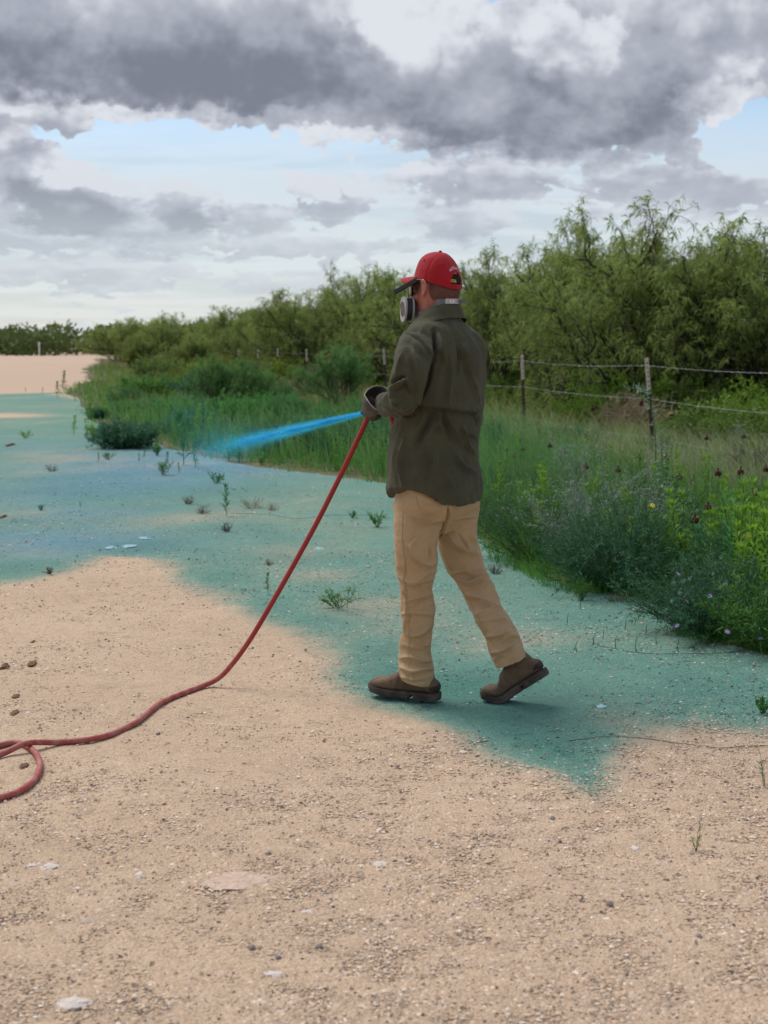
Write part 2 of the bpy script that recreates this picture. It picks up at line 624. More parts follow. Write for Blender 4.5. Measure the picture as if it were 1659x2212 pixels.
gm = bpy.data.materials.new('caliche_ground')
gm.use_nodes = True
t = NT(gm.node_tree)
b = t.n['Principled BSDF']
tc = t.node('ShaderNodeTexCoord')
v = tc.outputs['Object']
n1 = t.noise(v, 0.9, 3, 0.6)
n2 = t.noise(v, 26, 4, 0.65)
n3 = t.noise(v, 120, 4, 0.6)
n4 = t.noise(v, 0.05, 3, 0.6)
n6 = t.noise(v, 9, 4, 0.78)
c = t.mix(t.smooth(n1, 0.3, 0.7), (0.640, 0.468, 0.312), (0.575, 0.412, 0.270))
c = t.mix(t.m('MULTIPLY', t.smooth(n2, 0.45, 0.75), 0.55), c, (0.40, 0.27, 0.18))
c = t.mix(t.m('MULTIPLY', t.smooth(n3, 0.46, 0.68), 0.6), c, (0.70, 0.53, 0.41))
c = t.mix(t.m('MULTIPLY', t.smooth(n3, 0.54, 0.34), 0.36), c, (0.26, 0.18, 0.125))
n5 = t.noise(v, 55, 3, 0.7)
c = t.mix(t.m('MULTIPLY', t.smooth(n5, 0.60, 0.72), 0.45), c, (0.24, 0.165, 0.12))
c = t.mix(t.m('MULTIPLY', t.smooth(t.noise(v, 2.6, 3, 0.65), 0.5, 0.72), 0.3), c, (0.46, 0.33, 0.235))
pink = t.smooth(t.noise(v, 0.35, 3, 0.5), 0.42, 0.7)
c = t.mix(t.m('MULTIPLY', pink, 0.2), c, (0.62, 0.445, 0.325))
sx = t.node('ShaderNodeSeparateXYZ'); t.l.new(v, sx.inputs[0])
c = t.mix(t.m('MULTIPLY', t.smooth(sx.outputs[1], 24, 70), 0.8), c, (0.50, 0.368, 0.268))
c = t.mix(t.m('MULTIPLY', t.smooth(n4, 0.5, 0.7), 0.25), c, (0.42, 0.28, 0.2))
c = t.mix(t.m('MULTIPLY', t.smooth(n6, 0.52, 0.74), 0.55), c, (0.33, 0.235, 0.17))
c = t.mix(t.m('MULTIPLY', t.smooth(n6, 0.46, 0.28), 0.4), c, (0.72, 0.55, 0.42))
c, sp = dyed(t, c)
t.l.new(c, b.inputs['Base Color'])
b.inputs['Roughness'].default_value = 0.92
b.inputs['Specular IOR Level'].default_value = 0.15
h = t.m('ADD', t.m('MULTIPLY', n2, 0.6), t.m('MULTIPLY', n3, 0.55))
bp = t.node('ShaderNodeBump'); bp.inputs['Strength'].default_value = 1.0; bp.inputs['Distance'].default_value = 0.02
t.l.new(h, bp.inputs['Height']); t.l.new(bp.outputs[0], b.inputs['Normal'])
ground = tag(obj('ground', gme, gm), kind='structure')


def gz(x, y):
    return float(ground_z(np.array([float(x)]), np.array([float(y)]))[0])


# ------------------------------------------------------------------ loose gravel lying on the caliche (nobody could count it)
def pebbles(n, ylo, yhi, rlo, rhi, seed, power):
    r_ = np.random.default_rng(seed)
    y = (ylo ** -power + r_.random(n) * (yhi ** -power - ylo ** -power)) ** (-1 / power)
    x = (r_.random(n) * 2 - 1) * (y * 0.262 + 0.15)
    # patches of thicker gravel
    keep = fbm(np.stack([x * 1.7, y * 1.7, 0 * x + 3], 1), 4) + 0.42 > r_.random(n) * 0.75
    x, y = x[keep], y[keep]; n = len(x)
    rr = rlo + (rhi - rlo) * r_.random(n) ** 4.0
    rr *= 0.75 + 0.25 * y / 5
    base = np.array([[1, 0.1, 0], [0.1, 1, 0], [-1, 0.05, 0], [0, -1, 0], [.35, .1, .8], [-.35, -.1, .85]])
    k = len(base)
    v = base[None] * (1 + 0.35 * (r_.random((n, k, 3)) - 0.5))
    v = v * rr[:, None, None] * np.stack([0.8 + 0.7 * r_.random(n), 0.8 + 0.5 * r_.random(n), 0.5 + 0.45 * r_.random(n)], 1)[:, None]
    a = r_.random(n) * 6.283
    c_, s_ = np.cos(a)[:, None], np.sin(a)[:, None]
    vx = v[..., 0] * c_ - v[..., 1] * s_; vy = v[..., 0] * s_ + v[..., 1] * c_
    z = ground_z(x, y)
    w = np.stack([vx + x[:, None], vy + y[:, None], v[..., 2] + z[:, None] + rr[:, None] * 0.12], -1).reshape(-1, 3)
    f4 = np.array([[0, 1, 5, 4], [2, 3, 4, 5]])
    f3 = np.array([[1, 2, 5], [3, 0, 4]])
    off = (np.arange(n) * k)[:, None, None]
    tone = r_.random(n)
    col = np.array([0.58, 0.42, 0.295]) * (0.55 + 0.6 * r_.random(n))[:, None]
    col[tone > 0.90] = np.array([0.66, 0.55, 0.45]) * (0.85 + 0.3 * r_.random((tone > 0.90).sum()))[:, None]
    col[tone < 0.09] = np.array([0.22, 0.155, 0.12]) * (0.6 + 0.9 * r_.random((tone < 0.09).sum()))[:, None]
    gr = (tone > 0.62) & (tone < 0.74)
    col[gr] = np.array([0.47, 0.37, 0.29])
    da, db = dye_at(np.stack([x, y], 1))
    da = da * (0.30 + 1.1 * r_.random(n))
    dk = np.clip(da - 0.9, 0, 1); da = np.clip(da, 0, 1)
    return w, (f4[None] + off).reshape(-1, 4), (f3[None] + off).reshape(-1, 3), np.repeat(col, k, 0), np.repeat(np.stack([da, db, dk], 1), k, 0)


def gravel_object(name, parts, label):
    vs, q4, q3, cs, ds = [], [], [], [], []
    o = 0
    for w, f4, f3, c_, d_ in parts:
        vs.append(w); q4.append(f4 + o); q3.append(f3 + o); cs.append(c_); ds.append(d_); o += len(w)
    me = mesh_np(name, np.concatenate(vs), [np.concatenate(q4), np.concatenate(q3)], {'stone': np.concatenate(cs), 'dye': np.concatenate(ds)})
    m = bpy.data.materials.new('gravel_stone'); m.use_nodes = True
    t = NT(m.node_tree); b = t.n['Principled BSDF']
    at = t.node('ShaderNodeAttribute', attribute_name='stone')
    c, _ = dyed(t, at.outputs['Color'])
    t.l.new(c, b.inputs['Base Color']); b.inputs['Roughness'].default_value = 0.9; b.inputs['Specular IOR Level'].default_value = 0.2
    return tag(obj(name, me, m), label, 'gravel', kind='stuff')


gravel_object('gravel', [pebbles(200000, 2.9, 19.0, 0.0022, 0.0075, 11, 1.1), pebbles(600, 2.9, 16.0, 0.006, 0.013, 12, 1.2)],
              'small tan and grey gravel strewn over the pale caliche ground')


# ------------------------------------------------------------------ stones and clods one can pick out
def rock_mesh(name, seed, sx, sy, sz, rough=0.3, sub=3):
    import bmesh
    bm = bmesh.new()
    bmesh.ops.create_icosphere(bm, subdivisions=sub, radius=1.0)
    for v_ in bm.verts:
        n_ = mnoise.noise(v_.co * 1.3 + Vector((seed, 0, 0))) * rough + mnoise.noise(v_.co * 3.1 + Vector((0, seed, 0))) * rough * 0.6
        v_.co *= 1 + n_
        v_.co.z = max(v_.co.z, -0.35)
        v_.co = Vector((v_.co.x * sx, v_.co.y * sy, v_.co.z * sz))
    me = bpy.data.meshes.new(name)
    bm.to_mesh(me); bm.free()
    return me


m_white = principled('pale_limestone', (0.66, 0.57, 0.50), 0.85, var=0.25, vscale=30, bump=0.5, bscale=90)
m_whited = principled('dyed_limestone', (0.32, 0.52, 0.54), 0.85, var=0.25, vscale=30, bump=0.5, bscale=90)
m_clod = principled('dry_clod', (0.26, 0.15, 0.085), 0.95, var=0.45, vscale=60, bump=0.8, bscale=150)
m_grey = principled('grey_stone', (0.23, 0.19, 0.18), 0.9, var=0.3, vscale=50, bump=0.5, bscale=120)


def place_rock(name, px, py, wpx, hpx, mat, label, cat, seed, rough=0.55, zs=0.2):
    g = G(px, py)
    s = g[1] / FPX
    sx = wpx * s / 2
    sy = hpx * s / 2 / max(0.12, CAM_H / g[1])
    o = obj(name, rock_mesh(name, seed, sx, sy, min(sx, sy) * zs, rough), mat)
    o.location = (g[0], g[1], gz(g[0], g[1]) + 0.001)
    tag(o, label, cat)
    return o


for px, py, w, h, lb in [
        (108, 1871, 36, 13, 'flat white stone lying alone at the lower left'), (68, 1869, 20, 7, 'small white stone chip left of the flat white stone'),
        (822, 1872, 34, 13, 'pale flat stone half sunk at the middle of the foreground'),
        (590, 2108, 40, 13, 'pale flat stone nearest the bottom edge of the picture'), (300, 1888, 18, 12, 'rounded pale stone right of the flat white stone'),
        (1372, 1830, 16, 11, 'small white stone lying left of the lone sprig'), (160, 2172, 70, 26, 'broad pale stone at the bottom left corner'),
        (664, 1978, 26, 9, 'low pale stone above the nearest flat stone'), (1000, 1620, 16, 6, 'low pinkish stone below the planted boot')]:
    place_rock('pale_stone', px, py, w, h, m_white, lb, 'stone', px * 0.37)
# the broad scoured patch of bare caliche
place_rock('caliche_slab', 512, 1908, 125, 42, principled('bare_caliche', (0.60, 0.435, 0.33), 0.9, var=0.22, vscale=40, bump=0.6, bscale=90), 'broad pale slab of bare caliche in the lower left foreground', 'stone', 4.4, 0.75, 0.05)
for px, py, w, h, lb in [(1095, 1507, 44, 8, 'pale dyed stone under the lifted boot'), (280, 1181, 30, 6, 'long whitish stone on the blue ground at left'), (240, 1185, 22, 5, 'shorter whitish stone beside the long one on blue ground'),
                         (312, 1163, 26, 4, 'thin white stone behind the two whitish stones'), (1300, 1600 - 70, 18, 9, 'dyed stone right of the lifted boot'), (1525, 1378, 48, 10, 'flat bluish stone under the aster bush'),
                         (1470, 1345, 18, 8, 'small bluish stone by the bush edge'), (690, 1185, 22, 5, 'thin pale stone right of the upright weed')]:
    place_rock('dyed_stone', px, py, w, h, m_whited, lb, 'stone', px * 0.31)
for px, py, w, h, lb in [(10, 1441, 22, 12, 'brown clod cut by the left edge'), (69, 1434, 19, 11, 'brown clod right of the edge clod'), (34, 1506, 15, 9, 'brown clod midway between the hose and upper clods'),
                         (32, 1542, 15, 12, 'brown clod nearest above the red hose'), (72, 1385, 7, 7, 'tiny dark clod above the other clods'), (52, 1660, 16, 14, 'dark clod inside the loop of the hose'),
                         (7, 1118, 11, 8, 'dark clod on blue ground at the left edge'), (22, 963, 12, 8, 'black clod far left beside the pale pad')]:
    place_rock('soil_clod', px, py, w, h, m_clod, lb, 'clod', px * 0.7 + 2, 0.5, 0.7)
for px, py, w, h, lb in [(475, 1371, 6, 5, 'tiny black stone left of the red hose'), (545, 1399, 7, 5, 'dark pebble right of the red hose'), (660, 1402, 6, 5, 'dark pebble far right of the hose'),
                         (342, 1585, 9, 5, 'dark pebble below the lying hose'), (2175 * .5486, 3220 * .5486, 13, 7, 'dark stone below the tip of the dye'), (2400 * .5486, 3570 * .5486, 16, 8, 'grey stone in the lower right foreground'),
                         (1510, 1835 + 190, 14, 8, 'dark stone under the lone sprig'), (580, 1848, 14, 9, 'dark grey stone right of the caliche slab'), (600, 2072, 16, 9, 'dark stone above the bottom edge'), (544, 2052, 17, 10, 'grey stone left of the bottom dark stone'), (690, 2050, 17, 9, 'grey stone right of the bottom dark stone')]:
    place_rock('dark_stone', px, py, w, h, m_grey, lb, 'stone', px * 0.23, 0.35, 0.7)

# ------------------------------------------------------------------ plants: generators
def unit(v):
    return v / (np.linalg.norm(v, axis=-1, keepdims=True) + 1e-12)


def leaf_quads(p, d, ln, wd, r_, fold=0.0, droop=0.0):
    """one narrow lozenge (two triangles) per leaf: base p, direction d, length, width"""
    n = len(p)
    d = unit(d)
    side = unit(np.cross(d, unit(r_.normal(size=(n, 3)) + np.array([0, 0, 0.6]))))
    ln = np.broadcast_to(ln, (n,))[:, None]; wd = np.broadcast_to(wd, (n,))[:, None]
    mid = p + d * ln * 0.45
    tip = p + d * ln
    mid[:, 2] += droop * ln[:, 0] * 0.3
    tip[:, 2] -= droop * ln[:, 0]
    v = np.stack([p, mid + side * wd / 2, tip, mid - side * wd / 2], 1).reshape(-1, 3)
    f = (np.arange(n) * 4)[:, None] + np.array([[0, 1, 2, 3]])
    return v, f


class Leaves:
    def __init__(self):
        self.v, self.f, self.c, self.n = [], [], [], 0

    def add(self, v, f, tone):
        self.v.append(v); self.f.append(f + self.n); self.n += len(v)
        tone = np.broadcast_to(tone, (len(v) // 4,))
        c = np.repeat(np.clip(tone, 0, 1), 4)
        self.c.append(np.stack([c, c, c], 1))

    def mesh(self, name):
        return mesh_np(name, np.concatenate(self.v), np.concatenate(self.f), {'leaf': np.concatenate(self.c)})


def wander(p, d, ln, n, r_, crook, trop, r0=0):
    """a crooked branch: returns points"""
    pts = [p]
    d = unit(d)
    for i in range(n):
        d = unit(d + r_.normal(size=3) * crook + trop)
        p = p + d * ln / n
        pts.append(p)
    return np.array(pts), d


def mesquite(seed, height=3.4, spread=1.9, stems=6, leaves=11, leaf_len=0.145, leaf_w=0.016, wind=(-0.25, 0, 0), twig_mul=1.0):
    """many-stemmed thorny tree with feathery drooping leaves; returns branch mesh and leaf mesh"""
    r_ = np.random.default_rng(seed)
    br = MB(); lv = Leaves()
    wind = np.array(wind)
    tw_p, tw_d, tw_t = [], [], []

    def grow(p, d, ln, rad, lev):
        n = (7, 6, 5, 4)[lev]
        pts, de = wander(p, d, ln, n, r_, (0.20, 0.24, 0.28, 0.30)[lev], np.array([0, 0, (0.08, 0.09, 0.07, 0.03)[lev]]) + wind * (0.02, 0.06, 0.13, 0.2)[lev])
        k = (7, 5, 4, 3)[lev]
        br.tube(pts, np.linspace(rad, rad * (0.5 if lev < 3 else 0.35), n + 1), k, cap=False)
        if lev == 3:
            m = max(2, int(leaves * (0.7 + 0.6 * r_.random())))
            t_ = r_.random(m) ** 0.7 * n
            i_ = np.minimum(t_.astype(int), n - 1); s_ = (t_ - i_)[:, None]
            q = pts[i_] * (1 - s_) + pts[i_ + 1] * s_
            dd = unit(r_.normal(size=(m, 3)) * 0.8 + de * 0.5 + np.array([0, 0, -0.55]) + wind * 1.2)
            tw_p.append(q); tw_d.append(dd)
            return
        m = (7, 5, 6)[lev]
        for j in range(m):
            lo_ = (0.14, 0.16, 0.12)[lev]
            t_ = lo_ + (1 - lo_) * (j + r_.random()) / m
            i_ = min(int(t_ * n), n - 1); s_ = t_ * n - i_
            q = pts[i_] * (1 - s_) + pts[i_ + 1] * s_
            ax = unit(pts[i_ + 1] - pts[i_])
            o_ = unit(np.cross(ax, r_.normal(size=3)))
            sp = (0.75, 0.85, 1.0)[lev]
            nd = unit(ax + o_ * sp * (0.6 + 0.7 * r_.random()) + np.array([0, 0, 0.10]))
            if lev == 2 and r_.random() > twig_mul:
                continue
            grow(q, nd, ln * (0.52 + 0.25 * r_.random()) * (1.06 - 0.45 * t_) * (1.0, 1.0, 1.35)[lev], rad * 0.5, lev + 1)

    for s in range(stems):
        a = (s + r_.random() * 0.8) / stems * 6.283
        lean = 0.25 + 0.75 * r_.random()
        d = np.array([math.cos(a) * lean * spread / height, math.sin(a) * lean * spread / height, 1.0])
        b0 = np.array([math.cos(a) * 0.09, math.sin(a) * 0.09, -0.05])
        grow(b0, d, height * (0.60 + 0.22 * r_.random()), 0.042 * (0.7 + 0.6 * r_.random()) * height / 3.4, 0)
    p = np.concatenate(tw_p); d = np.concatenate(tw_d)
    # squeeze to the wanted height
    n = len(p)
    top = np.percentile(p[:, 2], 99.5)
    tone = np.clip(0.25 + 0.5 * (p[:, 2] / top) ** 1.5 + 0.35 * fbm(p * 1.6, 2) + 0.25 * (r_.random(n) - 0.5), 0, 1)  # leaves lighten towards the crown top: light from above put into their tone
    for k in range(2):      # each leaf is a pair of drooping pinnae
        dd = unit(d + r_.normal(size=(n, 3)) * 0.42)
        v, f = leaf_quads(p, dd, leaf_len * (0.6 + 0.7 * r_.random(n)), leaf_w * (0.7 + 0.6 * r_.random(n)), r_, droop=0.25)
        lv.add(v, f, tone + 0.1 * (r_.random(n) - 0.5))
    return br, lv, top


def bush(seed, h, rad, stems, per, leaf_len, leaf_w, spread=1.0, bare=0.12, upright=0.5, branch=4, stem_r=0.0025, crook=0.12, droop=0.1):
    """herb or shrub: stems fanning from the root, side twigs, small leaves all along"""
    r_ = np.random.default_rng(seed)
    br = MB(); lv = Leaves()
    P_, D_, T_ = [], [], []
    for s in range(stems):
        a = r_.random() * 6.283; q = math.sqrt(r_.random())
        d0 = unit(np.array([math.cos(a) * q * spread, math.sin(a) * q * spread, upright + 0.6 * (1 - q)]))
        L = math.hypot(h, rad * q) * (0.70 + 0.35 * r_.random())
        L = min(L, h / max(d0[2], 0.25)) * (0.85 + 0.25 * r_.random())
        b0 = np.array([math.cos(a), math.sin(a), 0]) * rad * 0.25 * r_.random()
        pts, de = wander(b0, d0, L, 6, r_, crook, np.array([0, 0, 0.05]))
        br.tube(pts, np.linspace(stem_r, stem_r * 0.4, 7), 3, cap=False)
        polys = [(pts, bare)]
        for k in range(branch):
            t_ = 0.25 + 0.65 * r_.random(); i_ = min(int(t_ * 6), 5)
            p0 = pts[i_] + (pts[i_ + 1] - pts[i_]) * (t_ * 6 - i_)
            nd = unit(unit(pts[i_ + 1] - pts[i_]) + r_.normal(size=3) * 0.55)
            tp, _ = wander(p0, nd, L * (0.18 + 0.25 * r_.random()), 3, r_, crook, np.array([0, 0, 0.04]))
            br.tube(tp, np.linspace(stem_r * 0.6, stem_r * 0.3, 4), 3, cap=False)
            polys.append((tp, 0.05))
        for tp, b_ in polys:
            m = per if len(tp) > 5 else max(3, int(per * 0.55))
            t_ = (b_ + (1 - b_) * r_.random(m)) * (len(tp) - 1)
            i_ = np.minimum(t_.astype(int), len(tp) - 2); s_ = (t_ - i_)[:, None]
            P_.append(tp[i_] * (1 - s_) + tp[i_ + 1] * s_)
            ax = unit(tp[i_ + 1] - tp[i_])
            D_.append(unit(ax * 0.7 + r_.normal(size=(m, 3)) * 0.65 + np.array([0, 0, 0.15])))
    p = np.concatenate(P_); d = np.concatenate(D_); n = len(p)
    p[:, 2] = np.maximum(p[:, 2], 0.004)
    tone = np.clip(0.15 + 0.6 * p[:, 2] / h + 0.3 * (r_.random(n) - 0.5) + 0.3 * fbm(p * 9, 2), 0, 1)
    v, f = leaf_quads(p, d, leaf_len * (0.6 + 0.8 * r_.random(n)), leaf_w * (0.7 + 0.6 * r_.random(n)), r_, droop=droop)
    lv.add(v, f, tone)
    return br, lv


def stalk(seed, h, per=46, leaf_len=0.07, leaf_w=0.011, stems=1, tuft=True, lean=0.08, ang=0.9):
    """upright weed: one leafy stem with long narrow leaves, a tuft at the tip"""
    r_ = np.random.default_rng(seed)
    br = MB(); lv = Leaves()
    for s in range(stems):
        d = unit(np.array([r_.normal() * lean * (1 + s), r_.normal() * lean * (1 + s), 1.0]))
        hh = h * (1 if s == 0 else 0.5 + 0.4 * r_.random())
        pts, _ = wander(np.array([0.012 * r_.normal(), 0.012 * r_.normal(), 0]), d, hh, 6, r_, 0.05, np.array([0, 0, 0.05]))
        br.tube(pts, np.linspace(0.0035, 0.0015, 7) * (h / 0.35), 4, cap=False)
        m = per
        t_ = (0.12 + 0.88 * np.arange(m) / m) * 6
        i_ = np.minimum(t_.astype(int), 5); s_ = (t_ - i_)[:, None]
        q = pts[i_] * (1 - s_) + pts[i_ + 1] * s_
        a = np.arange(m) * 2.399 + r_.random()
        up = 0.35 + 0.9 * (t_ / 6)
        d = np.stack([np.cos(a) * ang, np.sin(a) * ang, up], 1) + 0.18 * r_.normal(size=(m, 3))
        ln = leaf_len * (1.15 - 0.45 * t_ / 6) * (0.8 + 0.4 * r_.random(m))
        v, f = leaf_quads(q, d, ln, leaf_w * (0.8 + 0.4 * r_.random(m)), r_, droop=0.22)
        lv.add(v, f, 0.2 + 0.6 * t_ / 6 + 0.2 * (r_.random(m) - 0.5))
        if tuft:
            m = 12
            a = np.arange(m) * 2.399
            d = np.stack([np.cos(a) * 0.6, np.sin(a) * 0.6, np.full(m, 0.9)], 1)
            v, f = leaf_quads(np.repeat(pts[-1:], m, 0), d, leaf_len * 0.6, leaf_w * 0.9, r_)
            lv.add(v, f, 0.95)
    return br, lv


def dry_brush(seed, h, rad, stems, crook=0.25, stem_r=0.0022, branch=5):
    r_ = np.random.default_rng(seed)
    br = MB()
    for s in range(stems):
        a = r_.random() * 6.283; q = math.sqrt(r_.random())
        d0 = unit(np.array([math.cos(a) * q * rad / h, math.sin(a) * q * rad / h, 0.8]))
        L = h * (0.6 + 0.5 * r_.random())
        pts, _ = wander(np.array([math.cos(a), math.sin(a), 0]) * rad * 0.35 * q, d0, L, 6, r_, crook, np.array([0, 0, 0.0]))
        pts[:, 2] = np.maximum(pts[:, 2], 0.003)
        br.tube(pts, np.linspace(stem_r, stem_r * 0.5, 7), 3, cap=False)
        for k in range(branch):
            i_ = r_.integers(1, 6)
            tp, _ = wander(pts[i_], unit(pts[i_] - pts[i_ - 1]) + r_.normal(size=3) * 0.7, L * 0.3 * (0.5 + r_.random()), 4, r_, crook * 1.3, np.array([0, 0, 0.0]))
            tp[:, 2] = np.maximum(tp[:, 2], 0.003)
            br.tube(tp, np.linspace(stem_r * 0.7, stem_r * 0.35, 5), 3, cap=False)
    return br


# leaf materials (the mesquite's second colour stands for leaves lit from above)
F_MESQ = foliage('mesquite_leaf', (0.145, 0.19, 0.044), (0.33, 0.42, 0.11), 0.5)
F_DARK = foliage('dark_fine_leaf', (0.050, 0.125, 0.042), (0.115, 0.235, 0.070), 0.35)
F_TEAL = foliage('blue_green_leaf', (0.034, 0.115, 0.060), (0.095, 0.230, 0.120), 0.32)
F_SAGE = foliage('grey_sage_leaf', (0.17, 0.25, 0.18), (0.34, 0.43, 0.33), 0.3)
F_LIME = foliage('lime_weed_leaf', (0.085, 0.20, 0.022), (0.23, 0.42, 0.05), 0.4)
F_GREEN = foliage('green_weed_leaf', (0.052, 0.165, 0.032), (0.14, 0.31, 0.055), 0.38)
M_BARK = principled('mesquite_bark', (0.062, 0.048, 0.038), 0.9, var=0.4, vscale=12, bump=0.6, bscale=40)
M_STEM = principled('green_stem', (0.08, 0.13, 0.035), 0.8, var=0.3, vscale=8)
M_STEMG = principled('grey_stem', (0.20, 0.22, 0.16), 0.85, var=0.3, vscale=8)
M_DRY = principled('dry_stalk', (0.42, 0.31, 0.20), 0.95, var=0.35, vscale=9)
M_DRYG = principled('grey_dry_stalk', (0.20, 0.155, 0.125), 0.95, var=0.35, vscale=9)


def two_part(name, br, lv, m_br, m_lv, parts=('stem', 'foliage')):
    e = empty(name)
    br.build(parts[0], m_br, e)
    if lv is not None:
        obj(parts[1], lv.mesh(parts[1]), m_lv, e)
    return e


def copy_tree(root):
    r_ = root.copy(); COL.objects.link(r_)
    for ch in root.children:
        c_ = ch.copy(); COL.objects.link(c_); c_.parent = r_
    return r_


class Kind:
    """a prototype whose first use is the thing itself, later uses are copies"""
    def __init__(self, root):
        self.root, self.used = root, False

    def place(self, x, y, s, rz, label, cat, group=None, tint=(1, 1, 1), z=None, tilt=(0, 0)):
        o = self.root
        if self.used:
            o = copy_tree(self.root)
            for k in ('label', 'category', 'group'):
                if k in o: del o[k]
        self.used = True
        o.location = (x, y, gz(x, y) if z is None else z)
        o.rotation_euler = (tilt[0], tilt[1], rz)
        o.scale = (s, s, s) if np.isscalar(s) else s
        for ch in o.children:
            ch.color = (*tint, 1)
        tag(o, label, cat, group)
        return o


# ------------------------------------------------------------------ barbed wire fence
FENCE_PX = [1415, 1134, 964, 837, 738, 665, 601, 558, 517, 483, 456, 436, 414, 392, 370]
F_C, F_V = 7.04, 150.0


def fence_xy(px):
    z = F_C * FPX / (px - F_V)
    return (px - CX) / FPX * z, z


fx, fy = fence_xy(1415)
fence = tag(empty('barbed_wire_fence', (fx, fy, 0)), 'three strand barbed wire fence on white tipped steel posts before the mesquites', 'fence')
m_post = principled('rusty_post', (0.105, 0.066, 0.045), 0.75, var=0.4, vscale=20, bump=0.3, bscale=80, metal=0.2)
m_tip = principled('white_post_tip', (0.70, 0.62, 0.53), 0.7, var2=(0.50, 0.36, 0.26), vscale=11)
m_wire = principled('galvanised_wire', (0.36, 0.38, 0.37), 0.5, metal=0.6, var=0.3, vscale=5)


def t_section(z0, z1, g=0.0):
    m = MB()
    m.box((0, 0, (z0 + z1) / 2), (0.046 + g, 0.007 + g, z1 - z0))
    m.box((0, 0.0235 + 0.0, (z0 + z1) / 2), (0.007 + g, 0.040 + g, z1 - z0 - 0.004))
    return m


posts = []
pr_ = np.random.default_rng(5)
near_ext = []
x0, y0 = fence_xy(1415); x1, y1 = fence_xy(1134)
near_ext = [(x0 + (x0 - x1) * k, y0 + (y0 - y1) * k) for k in (1,)]
plist = near_ext + [fence_xy(p) for p in FENCE_PX]
last = np.array(plist[-1]); stepv = (np.array(plist[-1]) - np.array(plist[-2]))
plist += [tuple(last + stepv * k) for k in (1, 2, 3)]
leans = {1: (R(-5.2), R(1)), 2: (R(-2.6), 0)}
POST = []
for i, (x, y) in enumerate(plist):
    h_ = 1.28 + 0.05 * pr_.normal() * (i > 2)
    tip_l = (0.40, 0.39, 0.38)[i] if i < 3 else 0.27 + 0.1 * pr_.random()
    pm = t_section(-0.1, h_ - tip_l)
    o = pm.build('post', m_post, fence)
    o.location = (x - fx, y - fy, 0)
    ly, lx = leans.get(i, (R(2.2) * pr_.normal(), R(2) * pr_.normal()))
    o.rotation_euler = (lx, ly, R(-14))
    t_section(h_ - tip_l, h_, 0.002).build('white_tip', m_tip, o)
    if i < 5:
        sm = MB()
        for q in np.arange(0.12, h_ - 0.02, 0.055):
            sm.box((0.006, -0.008, q), (0.014, 0.012, 0.016))
        so = sm.build('stud', m_tip if False else m_post, o); so['kind'] = 'stuff'
    rot = Matrix.Rotation(R(-14), 3, 'Z') @ Matrix.Rotation(ly, 3, 'Y') @ Matrix.Rotation(lx, 3, 'X')
    POST.append((np.array([x, y, 0.0]), np.array(rot)))
for zi, zw in enumerate((1.19, 0.79, 0.33)):
    pts = []
    for i in range(len(POST) - 1):
        a = POST[i][0] + POST[i][1] @ np.array([0, -0.014, zw]); b = POST[i + 1][0] + POST[i + 1][1] @ np.array([0, -0.014, zw])
        sag = 0.025 + 0.02 * pr_.random()
        for s in np.linspace(0, 1, 9)[:-1]:
            q = a * (1 - s) + b * s; q[2] -= sag * 4 * s * (1 - s)
            pts.append(q)
    pts.append(b)
    pts = np.array(pts) - np.array([fx, fy, 0])
    wr = MB().tube(pts, 0.0019, 4).build('wire', m_wire, fence)
    bb = MB()
    acc = 0.0
    for i in range(24):
        a, b = pts[i], pts[i + 1]
        L = np.linalg.norm(b - a)
        for s in np.arange(0.06, L, 0.13):
            q = a + (b - a) * s / L
            for k in range(2):
                dv = pr_.normal(size=3); dv = dv / np.linalg.norm(dv) * 0.013
                bb.tube(np.array([q - dv, q + dv]), 0.0014, 3)
    bo = bb.build('barb', m_wire, wr); bo['kind'] = 'stuff'

# ------------------------------------------------------------------ mesquite trees behind the fence
TREES = []
for sd, hh, sprd, st, lf in [(21, 3.4, 2.0, 6, 9), (22, 3.2, 2.3, 7, 9), (23, 3.5, 1.7, 5, 10), (24, 3.0, 2.1, 6, 9), (25, 3.4, 1.5, 4, 10)]:
    br, lv, top = mesquite(sd, hh, sprd, st, lf)
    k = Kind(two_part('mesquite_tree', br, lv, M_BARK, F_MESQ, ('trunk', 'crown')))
    k.top = top
    TREES.append(k)
tr_ = np.random.default_rng(42)


def put_tree(kind, px, py_top, Yd, label, group=None, tint=(1, 1, 1), rz=None, wide=1.0):
    """stand a tree at depth Yd so that its top reaches row py_top"""
    x = P(px, 800, Yd)[0]
    want = P(px, py_top, Yd)[2]
    s = want / kind.top
    return kind.place(x, Yd, (s * wide, s * wide, s), tr_.random() * 6.283 if rz is None else rz, label, 'tree', group, tint)


